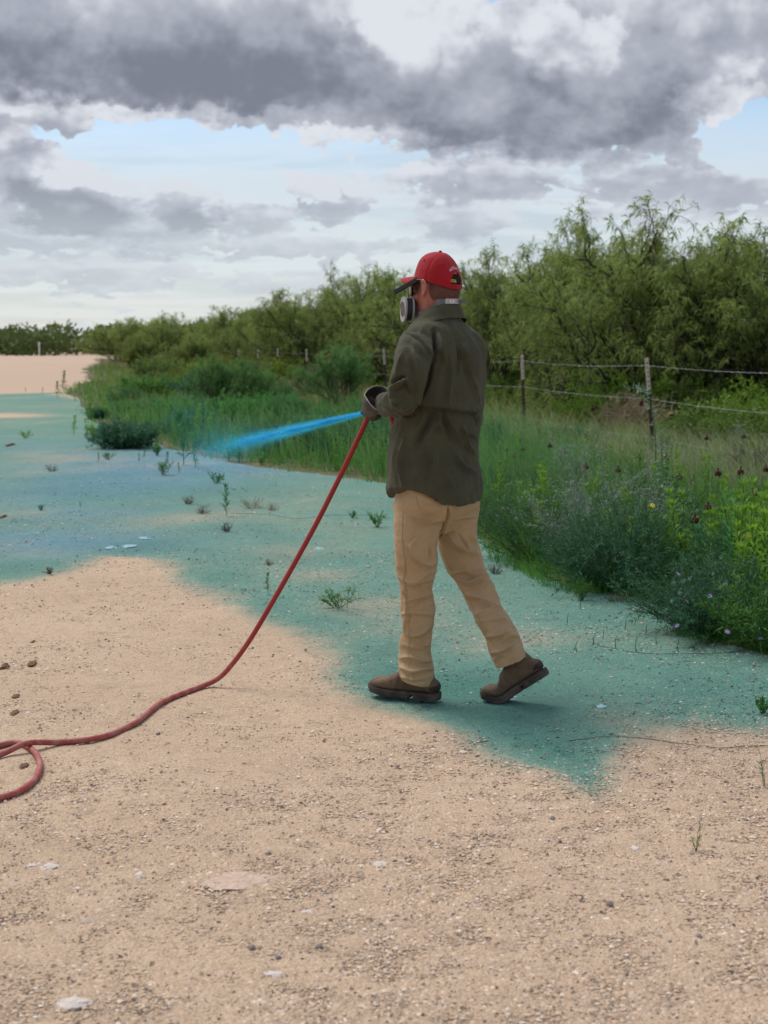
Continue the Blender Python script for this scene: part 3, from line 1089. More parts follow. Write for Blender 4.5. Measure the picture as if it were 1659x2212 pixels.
SINGLE = [  # kind, x, top row, depth, label
    (2, 1425, 452, 26.5, 'tallest mesquite tree rising behind the nearest fence post', 1.0, 0.4),
    (4, 1215, 488, 31.0, 'tall leaning mesquite tree between the two nearest posts', 0.95, 2.2),
    (1, 1545, 518, 27.0, 'dark open-branched mesquite tree right of the nearest post', 1.0, 4.4),
    (3, 1310, 530, 34.0, 'mesquite tree filling the gap between the two tallest ones', 1.0, 1.0),
    (0, 1655, 572, 26.0, 'mesquite tree cut by the right edge of the picture', 1.1, 3.1),
    (4, 1070, 545, 36.5, 'slender mesquite tree just right of the red cap', 0.85, 5.0),
    (1, 1000, 600, 39.0, 'mesquite tree straight behind the cap of the walker', 1.0, 0.2),
    (3, 850, 588, 43.0, 'mesquite tree directly left of the face mask', 1.0, 2.9),
    (2, 775, 585, 47.0, 'mesquite tree with the highest crown left of the walker', 0.9, 1.7),
    (1, 690, 628, 53.0, 'mesquite tree with a rounded crown behind the middle posts', 1.0, 3.9),
    (0, 600, 650, 63.0, 'mesquite tree above the leaning row of far posts', 1.0, 0.9),
    (3, 505, 664, 76.0, 'pale-topped mesquite tree near the far end of the fence', 1.0, 5.5),
    (2, 360, 680, 84.0, 'broad mesquite tree where the thicket thins out at left', 1.3, 2.4),
    (1, 290, 690, 92.0, 'last mesquite tree of the thicket beside the open pad', 1.2, 1.3),
]
for k, px, pt, Yd, lb, wd, rz in SINGLE:
    put_tree(TREES[k], px, pt, Yd, lb, None, (1, 1, 1), rz, wd)
# the thicket behind them
ORD = ['first', 'second', 'third', 'fourth', 'fifth', 'sixth', 'seventh', 'eighth', 'ninth', 'tenth', 'eleventh', 'twelfth', 'thirteenth', 'fourteenth', 'fifteenth', 'sixteenth', 'seventeenth']
ROWN = ['row right behind the front mesquites', 'middle row of the thicket', 'rearmost row of the thicket']
for row, (off, n, lo) in enumerate([(4.5, 17, 22), (10, 16, 28), (18, 14, 36)]):
    cnt = 0
    for i in range(n):
        Yd = lo * (1 + 0.16) ** i * 1.0
        if Yd > 150: break
        xf = F_C - 0.2044 * Yd
        x = xf + off * (0.8 + 0.5 * tr_.random()) + 0.35 * tr_.normal()
        if x > 0.27 * Yd + 1.5:
            continue
        px = CX + x / Yd * FPX
        prof = np.interp(px, [150, 250, 350, 450, 520, 600, 680, 760, 860, 960, 1070, 1140, 1210, 1310, 1420, 1540, 1640, 1800],
                         [712, 702, 694, 700, 688, 672, 650, 622, 622, 625, 620, 632, 590, 590, 560, 590, 620, 620])
        prof += 22 + 34 * tr_.random()
        if 960 < px < 1160 and row == 0: prof += 30
        if row == 2 and px > 880: continue
        if row == 1 and px > 1150 and i % 2: continue
        kd = TREES[tr_.integers(0, 5)]
        put_tree(kd, px, prof, Yd, '%s mesquite tree from the right in the %s' % (ORD[cnt], ROWN[row]), 'mesquites in the thicket behind the front row', tuple(np.array([1, 1, 1]) * (0.85 + 0.3 * tr_.random())), None, 1.15)
        cnt += 1

# a few mesquites at the left, where the verge widens
for cnt, (px, pt, Yd, wd) in enumerate([(255, 714, 120, 1.1), (300, 724, 80, 0.9), (320, 696, 98, 1.1), (380, 705, 105, 1.2), (400, 690, 88, 1.2), (430, 722, 72, 1.0), (455, 698, 80, 1.1), (520, 706, 70, 1), (560, 680, 74, 1.1), (640, 668, 60, 1)]):
    put_tree(TREES[tr_.integers(0, 4)], px, pt, Yd, '%s mesquite tree from the left in the far end of the thicket' % ORD[cnt], 'mesquites at the far end of the thicket', (1, 1, 1), None, wd)

# the far wood across the pad: one mass
fw = Leaves(); fb = np.random.default_rng(77)
cl_p, cl_d = [], []
for i in range(420):
    x = -150 + 270 * fb.random(); y = 205 + 40 * fb.random()
    h_ = 2.5 + 1.6 * fb.random(); w_ = 2.2 + 1.6 * fb.random()
    m_ = 150
    a = fb.random(m_) * 6.283; z = fb.random(m_)
    rr = w_ * np.sqrt(np.clip(1.05 - (2 * z - 0.8) ** 2 * 0.6, 0.05, 1)) * (0.5 + 0.5 * fb.random(m_))
    cl_p.append(np.stack([x + rr * np.cos(a), y + rr * np.sin(a), 0.2 + z * h_], 1))
p = np.concatenate(cl_p); n = len(p)
v, f = leaf_quads(p, fb.normal(size=(n, 3)), 1.0 * (0.6 + 0.6 * fb.random(n)), 0.45, fb)
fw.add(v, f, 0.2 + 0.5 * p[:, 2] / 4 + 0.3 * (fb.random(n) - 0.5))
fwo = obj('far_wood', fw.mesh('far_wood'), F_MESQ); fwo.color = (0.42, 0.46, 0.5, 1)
tag(fwo, 'low dark wood along the horizon beyond the open pad', 'wood', kind='stuff')
g = P(85, 768, 200)
MB().box((g[0], 200, 0.7), (0.14, 0.14, 1.7)).box((g[0], 200, 1.62), (0.24, 0.24, 0.3)).build('marker_post', principled('white_marker', (0.75, 0.75, 0.72), 0.6, var=0.1))
tag(bpy.data.objects['marker_post'], 'small white marker post far off before the wood', 'post')

# ------------------------------------------------------------------ the verge: grass and ground cover (stuff)
VERGE = [(1.95, 6.2), (1.76, 7.04), (1.50, 7.5), (1.62, 8.5), (1.10, 8.75), (0.72, 10.1), (0.55, 12.0), (0.12, 15.6), (-0.9, 17.4), (-1.8, 18.6), (-3.3, 22.0), (-5.5, 28.8), (-8.4, 42), (-9.9, 47), (-12.2, 64), (-18, 92), (-24, 130), (-30, 160)]
VE = np.array(VERGE)


def edge_x(y):
    return np.interp(y, VE[:, 1], VE[:, 0])


def frame_x(y):
    return 0.275 * y + 0.7


VR = np.random.default_rng(91)


def grass_points(n, ylo, yhi, power, patch=0.0, inset=0.0, beyond=9.0):
    y = (ylo ** -power + VR.random(n) * (yhi ** -power - ylo ** -power)) ** (-1 / power)
    e = edge_x(y) + inset + 0.12 * fbm(np.stack([y * 2.0, 0 * y, 0 * y + 4], 1), 3) * (1 + y * 0.06)
    hi = np.minimum(frame_x(y), F_C - 0.2044 * y + beyond)
    ok = hi > e
    y, e, hi = y[ok], e[ok], hi[ok]
    x = e + (hi - e) * VR.random(len(y))
    if patch:
        k = fbm(np.stack([x * 1.1, y * 0.9, 0 * x], 1), 3) > VR.random(len(x)) * patch - patch * 0.5
        x, y = x[k], y[k]
    return x, y, x - edge_x(y)


def blades(x, y, hlo, hhi, wd, cols, lean=0.25, dist=None):
    n = len(x)
    h_ = hlo + (hhi - hlo) * VR.random(n) ** 1.4
    if dist is not None:
        h_ *= 0.45 + 0.55 * sstep(dist, 0.0, 0.5)
    a = VR.random(n) * 6.283
    w_ = np.maximum(wd, y * 0.00045) * (0.7 + 0.6 * VR.random(n))
    d = np.stack([VR.normal(size=n) * lean - 0.08, VR.normal(size=n) * lean, np.ones(n)], 1)
    base = np.stack([x, y, ground_z(x, y) - 0.005], 1)
    s_ = np.stack([np.cos(a), np.sin(a), 0 * a], 1) * w_[:, None] / 2
    mid = base + d * (h_ * 0.55)[:, None]
    tip = base + d * h_[:, None] + np.stack([VR.normal(size=n) * 0.2 - 0.12, VR.normal(size=n) * 0.2, -0.12 * np.ones(n)], 1) * h_[:, None]
    v = np.stack([base - s_, base + s_, mid + s_ * 0.75, tip, mid - s_ * 0.75], 1)
    o = (np.arange(n) * 5)[:, None]
    q4 = o + np.array([[0, 1, 2, 4]]); q3 = o + np.array([[4, 2, 3]])
    t_ = np.clip(0.5 + 0.5 * fbm(np.stack([x * 0.8, y * 0.5, 0 * x + 8], 1), 3) + 0.35 * VR.normal(size=n) * 0.6, 0, 1)
    c = cols[0][None] * (1 - t_[:, None]) + cols[1][None] * t_[:, None]
    da, db = dye_at(np.stack([x, y], 1))
    # blades standing in the sprayed strip carry the dye too
    k = np.clip(np.clip(da, 0, 1) * 0.42, 0, 1)[:, None]
    c = c * (1 - k) + c * np.array([0.50, 0.95, 1.30]) * k
    return v.reshape(-1, 3), q4, q3, np.repeat(c, 5, 0)


C_ = lambda *a: np.array(a)
sets = []
x, y, dd = grass_points(62000, 6.8, 60, 0.75)
sets.append(blades(x, y, 0.06, 0.34, 0.004, (C_(0.065, 0.195, 0.030), C_(0.17, 0.36, 0.05)), 0.30, dd))
x, y, dd = grass_points(30000, 8.5, 95, 0.35, inset=0.25)
sets.append(blades(x, y, 0.10, 0.50, 0.005, (C_(0.075, 0.190, 0.034), C_(0.20, 0.35, 0.06)), 0.22, dd))
x, y, dd = grass_points(16000, 12, 130, 0.2, inset=0.9, beyond=16)
sets.append(blades(x, y, 0.15, 0.60, 0.008, (C_(0.15, 0.19, 0.06), C_(0.33, 0.33, 0.12)), 0.22, dd))
# yellow-dry grass along the foot of the fence
x, y, dd = grass_points(52000, 13, 120, 0.5, inset=0.5, beyond=4.5)
m_ = np.abs(x - (F_C - 0.2044 * y)) < (1.0 + 0.02 * y)
sets.append(blades(x[m_], y[m_], 0.22, 0.60, 0.005, (C_(0.24, 0.25, 0.085), C_(0.50, 0.44, 0.21)), 0.3))
# thin tall grass in the middle of the verge behind the spray
x, y, dd = grass_points(9000, 13, 30, 0.5, inset=0.3)
m_ = (x < 2.2)
sets.append(blades(x[m_], y[m_], 0.35, 0.85, 0.004, (C_(0.11, 0.24, 0.06), C_(0.23, 0.37, 0.10)), 0.12, dd[m_]))
vs, q4, q3, cs, o = [], [], [], [], 0
for v, a, b_, c in sets:
    vs.append(v); q4.append(a + o); q3.append(b_ + o); cs.append(c); o += len(v)
gm2 = bpy.data.materials.new('grass_blade'); gm2.use_nodes = True
t = NT(gm2.node_tree); b = t.n['Principled BSDF']
at = t.node('ShaderNodeAttribute', attribute_name='blade')
t.l.new(at.outputs['Color'], b.inputs['Base Color']); b.inputs['Roughness'].default_value = 0.6; b.inputs['Specular IOR Level'].default_value = 0.25
tl = t.node('ShaderNodeBsdfTranslucent'); t.l.new(at.outputs['Color'], tl.inputs['Color'])
mx = t.node('ShaderNodeMixShader'); mx.inputs[0].default_value = 0.45
t.l.new(b.outputs[0], mx.inputs[1]); t.l.new(tl.outputs[0], mx.inputs[2]); t.l.new(mx.outputs[0], t.n['Material Output'].inputs['Surface'])
gr = obj('verge_grass', mesh_np('verge_grass', np.concatenate(vs), [np.concatenate(q4), np.concatenate(q3)], {'blade': np.concatenate(cs)}), gm2)
tag(gr, 'green and dry grass filling the verge between ground and fence', 'grass', kind='stuff')

# dark soil and litter under the plants
sv = []
ys = np.concatenate([np.arange(6.0, 24, 0.25), np.arange(24, 160, 2.0)])
rows = []
for yy in ys:
    e = float(edge_x(yy)) + 0.10 + 0.12 * float(fbm(np.array([[yy * 1.7, 0, 2.0]]), 3)[0]) * (1 + yy * 0.05)
    hi = max(e + 0.5, 0.3 * yy + 30)
    xs = e + (hi - e) * np.linspace(0, 1, 26) ** 2.2
    rows.append(np.stack([xs, np.full(26, yy), ground_z(xs, np.full(26, yy)) + 0.030 * np.minimum(1, np.linspace(0, 5, 26)) ** 1.5], 1))
sv = np.concatenate(rows)
ii = (np.arange(len(ys) - 1)[:, None] * 26 + np.arange(25)[None]).ravel()
soil = obj('verge_soil', mesh_np('verge_soil', sv, np.stack([ii, ii + 1, ii + 27, ii + 26], 1), smooth=True),
           principled('plant_litter_soil', (0.085, 0.085, 0.040), 0.95, var2=(0.16, 0.13, 0.07), vscale=3.0, bump=0.8, bscale=30))
tag(soil, kind='structure')

# ------------------------------------------------------------------ shrubs and bushes one can point to
def spot(px, py):
    g = G(px, py); return g[0], g[1], g[1] / FPX


def one_bush(name, px, py, wpx, hpx, label, cat, mat, stem_mat, seed, stems, per, ll, lw, tint=(1, 1, 1), **kw):
    x, y, s = spot(px, py)
    br, lv = bush(seed, hpx * s, wpx * s / 2, stems, per, ll, lw, **kw)
    e = two_part(name, br, lv, stem_mat, mat)
    e.location = (x, y, gz(x, y))
    for ch in e.children: ch.color = (*tint, 1)
    return tag(e, label, cat)


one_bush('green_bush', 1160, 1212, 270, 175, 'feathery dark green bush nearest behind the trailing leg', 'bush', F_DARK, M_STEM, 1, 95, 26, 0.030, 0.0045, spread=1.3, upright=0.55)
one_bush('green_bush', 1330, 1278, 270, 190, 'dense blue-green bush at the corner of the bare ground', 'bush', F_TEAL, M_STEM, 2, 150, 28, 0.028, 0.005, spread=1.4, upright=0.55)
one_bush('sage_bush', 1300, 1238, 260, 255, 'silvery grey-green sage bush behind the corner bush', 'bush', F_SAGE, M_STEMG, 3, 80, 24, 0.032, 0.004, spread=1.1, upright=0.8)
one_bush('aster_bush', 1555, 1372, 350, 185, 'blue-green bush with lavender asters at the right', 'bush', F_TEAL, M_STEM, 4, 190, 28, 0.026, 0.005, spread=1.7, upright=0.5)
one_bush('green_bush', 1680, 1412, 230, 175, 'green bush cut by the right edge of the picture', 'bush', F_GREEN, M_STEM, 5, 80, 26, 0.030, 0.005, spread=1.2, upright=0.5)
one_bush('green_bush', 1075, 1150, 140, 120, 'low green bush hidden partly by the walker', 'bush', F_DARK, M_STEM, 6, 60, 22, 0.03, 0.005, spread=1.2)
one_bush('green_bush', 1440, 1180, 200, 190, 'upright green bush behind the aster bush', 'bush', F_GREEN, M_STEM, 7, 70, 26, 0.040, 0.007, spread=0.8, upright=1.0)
one_bush('sage_bush', 1250, 1080, 150, 125, 'grey grassy clump in the middle of the right verge', 'bush', F_SAGE, M_STEMG, 8, 46, 18, 0.05, 0.005, spread=0.5, upright=1.4, branch=1)
one_bush('aster_bush', 270, 968, 128, 64, 'rounded blue-green bush alone on the left verge edge', 'bush', F_TEAL, M_STEM, 9, 120, 26, 0.06, 0.012, spread=1.6, upright=0.4, stem_r=0.004)
one_bush('green_bush', 325, 862, 150, 38, 'low dark green bush in the far left verge', 'bush', F_GREEN, M_STEM, 10, 70, 22, 0.12, 0.03, spread=1.5, upright=0.4, stem_r=0.006)
one_bush('green_bush', 440, 868, 120, 60, 'dark green bush left of the far sapling', 'bush', F_TEAL, M_STEM, 15, 70, 22, 0.10, 0.025, spread=1.3, upright=0.5, stem_r=0.006)
one_bush('green_bush', 590, 880, 110, 50, 'dark green bush under the far fence posts', 'bush', F_DARK, M_STEM, 16, 70, 22, 0.08, 0.02, spread=1.3, upright=0.5, stem_r=0.006)
one_bush('green_bush', 215, 905, 40, 22, 'small dark bush at the far tip of the dye', 'bush', F_TEAL, M_STEM, 17, 40, 18, 0.07, 0.016, spread=1.2)
# young mesquites on the near side of the fence
for px, py, top, lb, k in [(490, 905, 770, 'young mesquite sapling left of the pair of middle posts', 0), (745, 895, 742, 'young mesquite sapling standing in the verge left of the walker', 2), (560, 900, 800, 'low young mesquite bush beside the left sapling', 3)]:
    x, y, s = spot(px, py)
    w_ = P(px, top, y)[2] / TREES[k].top
    TREES[k].place(x, y, (w_ * 1.0, w_ * 1.0, w_), px * 0.1, lb, 'tree', None, (0.55, 0.95, 1.0))
# dry brush
for px, py, w, h, lb, mt, n in [(1365, 948, 165, 110, 'tangled tan tumbleweed at the foot of the nearest post', M_DRY, 150), (1185, 905, 90, 55, 'thin tan dry brush beside the second post', M_DRY, 60),
                                (692, 868, 92, 88, 'grey dry brush below the middle fence post', M_DRYG, 150), (735, 872, 70, 52, 'reddish dry brush right of the grey brush', M_DRY, 80), (600, 842, 110, 32, 'low brown brush under the far posts', M_DRYG, 80), (1630, 1060, 110, 110, 'dry brown brush at the right edge of the verge', M_DRYG, 80), (1475, 930, 120, 60, 'dry stalks right of the nearest post', M_DRY, 46)]:
    x, y, s = spot(px, py)
    br = dry_brush(int(px), h * s, w * s / 2, n, stem_r=0.0035 + 0.0001 * y, crook=0.28)
    o_ = br.build('dry_brush', mt); o_.location = (x, y, gz(x, y)); tag(o_, lb, 'brush')

# the tall stiff-leaved stalk in front of the nearest post
x, y, s = spot(1428, 1200)
e = empty('prickly_stalk', (x, y, gz(x, y)))
H = 265 * s
sr = np.random.default_rng(8)
MB().tube(spline([(0, 0, 0), (0.01, 0, H * 0.35), (-0.005, 0, H * 0.7), (-0.012, 0, H)], 14), np.linspace(0.010, 0.004, 14), 6).build('stem', principled('pale_green_stem', (0.16, 0.26, 0.17), 0.7, var=0.3, vscale=20), e)
mls = principled('stiff_leaf', (0.15, 0.26, 0.18), 0.55, spec=0.5, var=0.5, vscale=25)
for k in range(34):
    q = 0.30 + 0.66 * k / 34
    a = k * 2.4 + sr.normal() * 0.2
    L = (0.16 - 0.10 * q) * (0.8 + 0.5 * sr.random())
    d = np.array([math.cos(a), math.sin(a) * 0.7, 0.10 + 0.25 * sr.random()])
    b0 = np.array([0, 0, H * q])
    pts = np.array([b0 + d * L * t_ + np.array([0, 0, -0.25 * L * t_ * t_]) for t_ in np.linspace(0, 1, 5)])
    MB().tube(pts, np.array([0.006, 0.010, 0.009, 0.006, 0.001]), 5, flat=0.25).build('leaf', mls, e)
tag(e, 'tall pale stalk with stiff horizontal leaves below the nearest post', 'weed')
x, y, s = spot(1410, 1080)
br = MB(); lv = Leaves()
pts = spline([(0, 0, 0), (0.02, 0, 0.5), (-0.02, 0, 0.85), (-0.12, 0, 1.08), (-0.28, 0, 1.10)], 30) * (0.94)
br.tube(pts, np.linspace(0.006, 0.002, 30), 4)
m = 64
i_ = sr.integers(2, 30, m)
v, f = leaf_quads(pts[i_], sr.normal(size=(m, 3)) + np.array([0, 0, .2]), 0.07, 0.016, sr)
lv.add(v, f, sr.random(m))
e = two_part('arching_weed', br, lv, M_STEM, F_SAGE); e.location = (x, y, gz(x, y))
tag(e, 'thin arching weed leaning along the nearest fence post', 'weed')
x, y, s = spot(1590, 985)
br, lv = bush(33, 65 * s, 40 * s, 12, 22, 0.05, 0.012, upright=1.2, spread=0.5, branch=4)
e = two_part('pale_weed', br, lv, M_STEM, F_SAGE); e.location = (x, y, gz(x, y)); tag(e, 'pale feathery weed standing before the right trunks', 'weed')

# ------------------------------------------------------------------ leafy weeds of the verge, each its own plant
WEEDS = [Kind(two_part('leafy_weed', *stalk(50 + i, 0.42, 54, 0.075, 0.012, stems=2 + i % 2), M_STEM, F_LIME)) for i in range(4)]
WEEDG = [Kind(two_part('narrow_leaf_weed', *stalk(60 + i, 0.45, 70, 0.09, 0.008, stems=3, tuft=False), M_STEM, F_GREEN)) for i in range(3)]
HERB = [Kind(two_part('fine_leaf_herb', *bush(70 + i, 0.42, 0.22, 34, 22, 0.034, 0.0055, spread=0.9, upright=0.8), M_STEM, F_DARK)) for i in range(3)]
wr_ = np.random.default_rng(123)


MARKS = [('the aster bush', 1560, 1300), ('the corner bush', 1330, 1210), ('the sage bush', 1318, 1110), ('the bush by the trailing leg', 1160, 1130), ('the stiff-leaved stalk', 1428, 1040), ('the nearest fence post', 1420, 930), ('the second fence post', 1136, 900),
         ('the tumbleweed', 1350, 900), ('the right picture edge', 1640, 1120), ('the right picture edge far back', 1640, 960), ("the walker's shirt", 1050, 1000), ("the walker's shirt hem", 830, 1060), ('the hose near the hand', 740, 1000), ('the spray near the hand', 700, 930), ('the middle of the spray', 590, 950),
         ('the end of the spray', 450, 975), ('the tall dark weed', 400, 960), ('the rounded left bush', 270, 945), ('the left sapling', 490, 840), ('the sapling near the walker', 745, 820), ('the grey dry brush', 692, 830), ('the far verge corner', 140, 840), ('the far fence posts', 410, 770), ('the last far tree', 235, 740), ('the broad far tree', 330, 740), ('the open pad', 195, 790)]


def where(x, y, z, size, base):
    q = project(np.array([[x, y, z]]))[0]
    nm, mx_, my_ = min(MARKS, key=lambda m_: math.hypot(q[0] - m_[1], (q[1] - m_[2]) * 1.5))
    dx_, dy_ = q[0] - mx_, q[1] - my_
    r_ = math.hypot(dx_, dy_)
    rel = 'right at' if r_ < 22 else ('right of' if dx_ > 0 else 'left of') if abs(dx_) > 1.2 * abs(dy_) else ('in front of' if dy_ > 0 else 'behind')
    near = '' if r_ < 22 else 'just ' if r_ < 60 else 'some way ' if r_ < 120 else 'far '
    sz = '' if size is None else ('small ' if size < 0.33 else 'medium-sized ' if size < 0.67 else 'large ')
    return '%s%s %s%s %s' % (sz, base, near, rel, nm)


def scatter(kinds, n, ylo, yhi, power, cond, sizes, label, cat, group, tintf):
    c = 0; tries = 0
    while c < n and tries < n * 40:
        tries += 1
        y = (ylo ** -power + wr_.random() * (yhi ** -power - ylo ** -power)) ** (-1 / power)
        e = float(edge_x(y)); hi = min(0.252 * y + 0.2, F_C - 0.2044 * y + 1.0)
        if hi <= e: continue
        x = e + (hi - e) * wr_.random()
        if not cond(x, y, x - e): continue
        k = kinds[wr_.integers(0, len(kinds))]
        s_ = wr_.random()
        k.place(x, y, (sizes[0] + (sizes[1] - sizes[0]) * s_) * (0.72 if 9.5 < y < 19 and x > 0.8 else 1.0), wr_.random() * 6.28, where(x, y, 0.15, s_, label), cat, group, tintf(x, y))
        c += 1


def dye_tint(x, y):
    d, b_ = dye_at(np.array([[x, y]]))
    k = float(np.clip(d[0], 0, 1)) * 0.55
    j = 0.85 + 0.3 * wr_.random()
    return (j * (1 - k * 0.45), j, j * (1 + k * 0.6))


scatter(WEEDS, 150, 7.4, 17, 0.9, lambda x, y, d: d > 0.22 + 0.15 * wr_.random() and x > 0.9, (0.85, 1.45), 'lime green weed', 'weed', 'lime green weeds in the right verge', lambda x, y: (1, 1, 1))
scatter(WEEDG, 70, 7.6, 22, 0.7, lambda x, y, d: d > 0.3, (0.7, 1.3), 'narrow-leaved green weed', 'weed', 'narrow-leaved weeds in the verge grass', dye_tint)
scatter(HERB, 60, 8.0, 24, 0.7, lambda x, y, d: d > 0.25, (0.7, 1.3), 'fine-leaved dark herb', 'herb', 'fine-leaved herbs of the verge', dye_tint)
BUSHF = [Kind(two_part('low_bush', *bush(80 + i, 0.75, 0.75, 60, 20, 0.10, 0.024, spread=1.3, upright=0.5, stem_r=0.006), M_STEM, F_TEAL if i == 0 else F_GREEN if i == 1 else F_DARK)) for i in range(3)]
scatter(BUSHF, 34, 19.5, 46, 0.3, lambda x, y, d: d > 0.3 and x < 1.0 and x < F_C - 0.2044 * y - 0.8, (0.35, 0.8), 'low leafy bush', 'bush', 'low bushes of the verge beyond the spray', lambda x, y: tuple(1.3 * q for q in dye_tint(x, y)))
scatter(BUSHF, 40, 48, 120, 0.3, lambda x, y, d: d > 2.6 and d < 8, (0.6, 1.3), 'low far bush', 'bush', 'low bushes before the far thicket', lambda x, y: (2.1, 1.2, 0.7))
c_ = 0
while c_ < 30:      # undergrowth below the mesquites, beyond the wire
    y = 20 + 34 * wr_.random() ** 1.3
    x = F_C - 0.2044 * y + 1.2 + 4.5 * wr_.random()
    if x > 0.255 * y: continue
    s_ = wr_.random()
    BUSHF[1 + c_ % 2].place(x, y, 0.7 + 0.8 * s_, wr_.random() * 6.28, where(x, y, 0.4, s_, 'undergrowth bush beyond the wire,'), 'bush', 'undergrowth bushes beyond the wire', (1.6, 1.15, 0.7))
    c_ += 1
scatter(WEEDS, 36, 15, 30, 0.4, lambda x, y, d: d < 1.2 and x < 0.6, (0.7, 1.2), 'leafy weed', 'weed', 'leafy weeds along the left verge edge', dye_tint)

# flowers
m_cone = principled('dark_red_petal', (0.085, 0.010, 0.010), 0.7, var=0.4, vscale=60)
m_ray = principled('lavender_petal', (0.34, 0.26, 0.62), 0.6, var=0.2, vscale=60)
m_yel = principled('yellow_petal', (0.72, 0.60, 0.05), 0.6, var=0.2, vscale=60)
m_seed = principled('white_seed_head', (0.26, 0.34, 0.28), 0.9, var=0.3, vscale=80)


def cone_flower():
    e = empty('coneflower')
    MB().tube(spline([(0, 0, 0), (0.01, 0, 0.25), (0.0, 0.01, 0.5)], 8), 0.0022, 4).build('stem', M_STEM, e)
    h_ = MB()
    for k in range(5):
        a = k * 1.257
        d = np.array([math.cos(a), math.sin(a), 0])
        h_.tube(np.array([[0, 0, 0.5] + d * 0.004, [0, 0, 0.498] + d * 0.016, [0, 0, 0.478] + d * 0.021, [0, 0, 0.462] + d * 0.018]), np.array([0.004, 0.011, 0.012, 0.003]), 6, flat=0.35)
    h_.build('petal', m_cone, e)
    MB().ball((0, 0, 0.512), (0.006, 0.006, 0.016), 8, 6).build('seed_cone', principled('brown_cone', (0.05, 0.03, 0.02), 0.9, var=0.3), e)
    return Kind(e)


def aster(name, mat, n, rr):
    e = empty(name)
    MB().tube(np.array([[0, 0, -0.12], [0.004, 0, -0.05], [0, 0, 0]]), 0.0016, 4).build('stem', M_STEM, e)
    h_ = MB()
    for k in range(n):
        a = k * 6.283 / n
        d = np.array([math.cos(a), math.sin(a), 0.15])
        h_.tube(np.array([d * 0.003, d * rr * 0.6, d * rr]), np.array([0.0015, 0.0040, 0.0015]) * rr / 0.016, 4, flat=0.3)
    h_.build('petal', mat, e)
    MB().ball((0, 0, 0.002), (rr * 0.28, rr * 0.28, rr * 0.18), 8, 6).build('flower_centre', principled('flower_eye', (0.6, 0.45, 0.06), 0.8, var=0.3), e)
    return Kind(e)


cf = cone_flower()
for px, py, Yd in [(1501, 1118, 8.7), (1467, 1027, 11.0), (1551, 1018, 11.5), (1600, 1015, 11.5), (1638, 1066, 10.5), (1380, 986, 13), (1362, 1012, 12), (1336, 1012, 12.2), (1266, 1005, 13), (1218, 974, 14.5), (1130, 967, 15), (1111, 982, 14.5), (1094, 970, 15.5), (1280, 880, 19), (1386, 866, 18), (1607, 940, 16.5), (1526, 944, 16.5), (1530, 1090, 10), (1375, 1045, 11.2), (1655, 1010, 12), (1188, 960, 15), (1440, 985, 13.5)]:
    g = P(px, py, Yd)
    h_ = max(0.15, g[2] - gz(g[0], Yd))
    cf.place(g[0], Yd, (1.05, 1.05, h_ / 0.5), px * 0.7, where(g[0], Yd, g[2], None, 'dark red drooping coneflower'), 'flower', 'dark red coneflowers in the right verge')
af = aster('aster_flower', m_ray, 11, 0.017)
for px, py, Yd in [(1533, 1288, 7.25), (1565, 1262, 7.4), (1484, 1300, 7.3), (1510, 1262, 7.4), (1443, 1336, 7.25), (1463, 1352, 7.2), (1571, 1365, 7.0), (1643, 1380, 6.9), (1550, 1310, 7.2), (1465, 1240, 7.6), (1497, 1270, 7.4), (1600, 1300, 7.1), (1360, 1172, 8.6), (1418, 1160, 8.5),
                   (1052, 1100, 11), (1072, 1108, 10.8), (1087, 1098, 11), (1108, 1100, 11), (1040, 1117, 10.5), (1075, 1115, 10.6), (1190, 1150, 9.5)]:
    g = P(px, py, Yd)
    af.place(g[0], Yd, 0.8, px, where(g[0], Yd, g[2], None, 'small lavender aster flower'), 'flower', 'lavender asters in the right verge', z=g[2], tilt=(R(40), 0))
yf = aster('yellow_flower', m_yel, 7, 0.017)
for px, py, Yd, lb in [(1617, 1157, 8.0, 'bright yellow flower in the lime green weeds at right'), (1409, 1092, 8.4, 'yellow flower at the foot of the stiff-leaved stalk')]:
    g = P(px, py, Yd)
    yf.place(g[0], Yd, 1.0, 0.3, lb, 'flower', z=g[2], tilt=(R(45), 0))
sh = empty('thistle_head'); MB().ball((0, 0, 0), (0.013, 0.013, 0.014), 10, 8).build('seed_head', m_seed, sh)
hb = MB()
for k in range(14):
    a = k * 2.4
    hb.tube(np.array([[0, 0, 0.006], [math.cos(a) * 0.016, math.sin(a) * 0.016, 0.016 + 0.004 * (k % 3)]]), np.array([0.002, 0.0006]), 3)
hb.tube(np.array([[0, 0, -0.12], [0, 0, -0.01]]), 0.0018, 4)
hb.build('bristle', m_seed, sh)
sk = Kind(sh)
for i, (px, py, Yd) in enumerate(sorted([(1542, 1241, 7.5), (1490, 1252, 7.5), (1477, 1258, 7.5), (1468, 1284, 7.4), (1455, 1262, 7.5), (1592, 1262, 7.4), (1437, 1320, 7.3), (1480, 1288, 7.4), (1452, 1300, 7.35), (1655, 1282, 7.2)])):
    g = P(px, py, Yd)
    sk.place(g[0], Yd, 0.75, px, '%s pale round thistle head from the left above the aster bush' % ORD[i], 'flower', 'pale thistle heads on the aster bush', z=g[2])

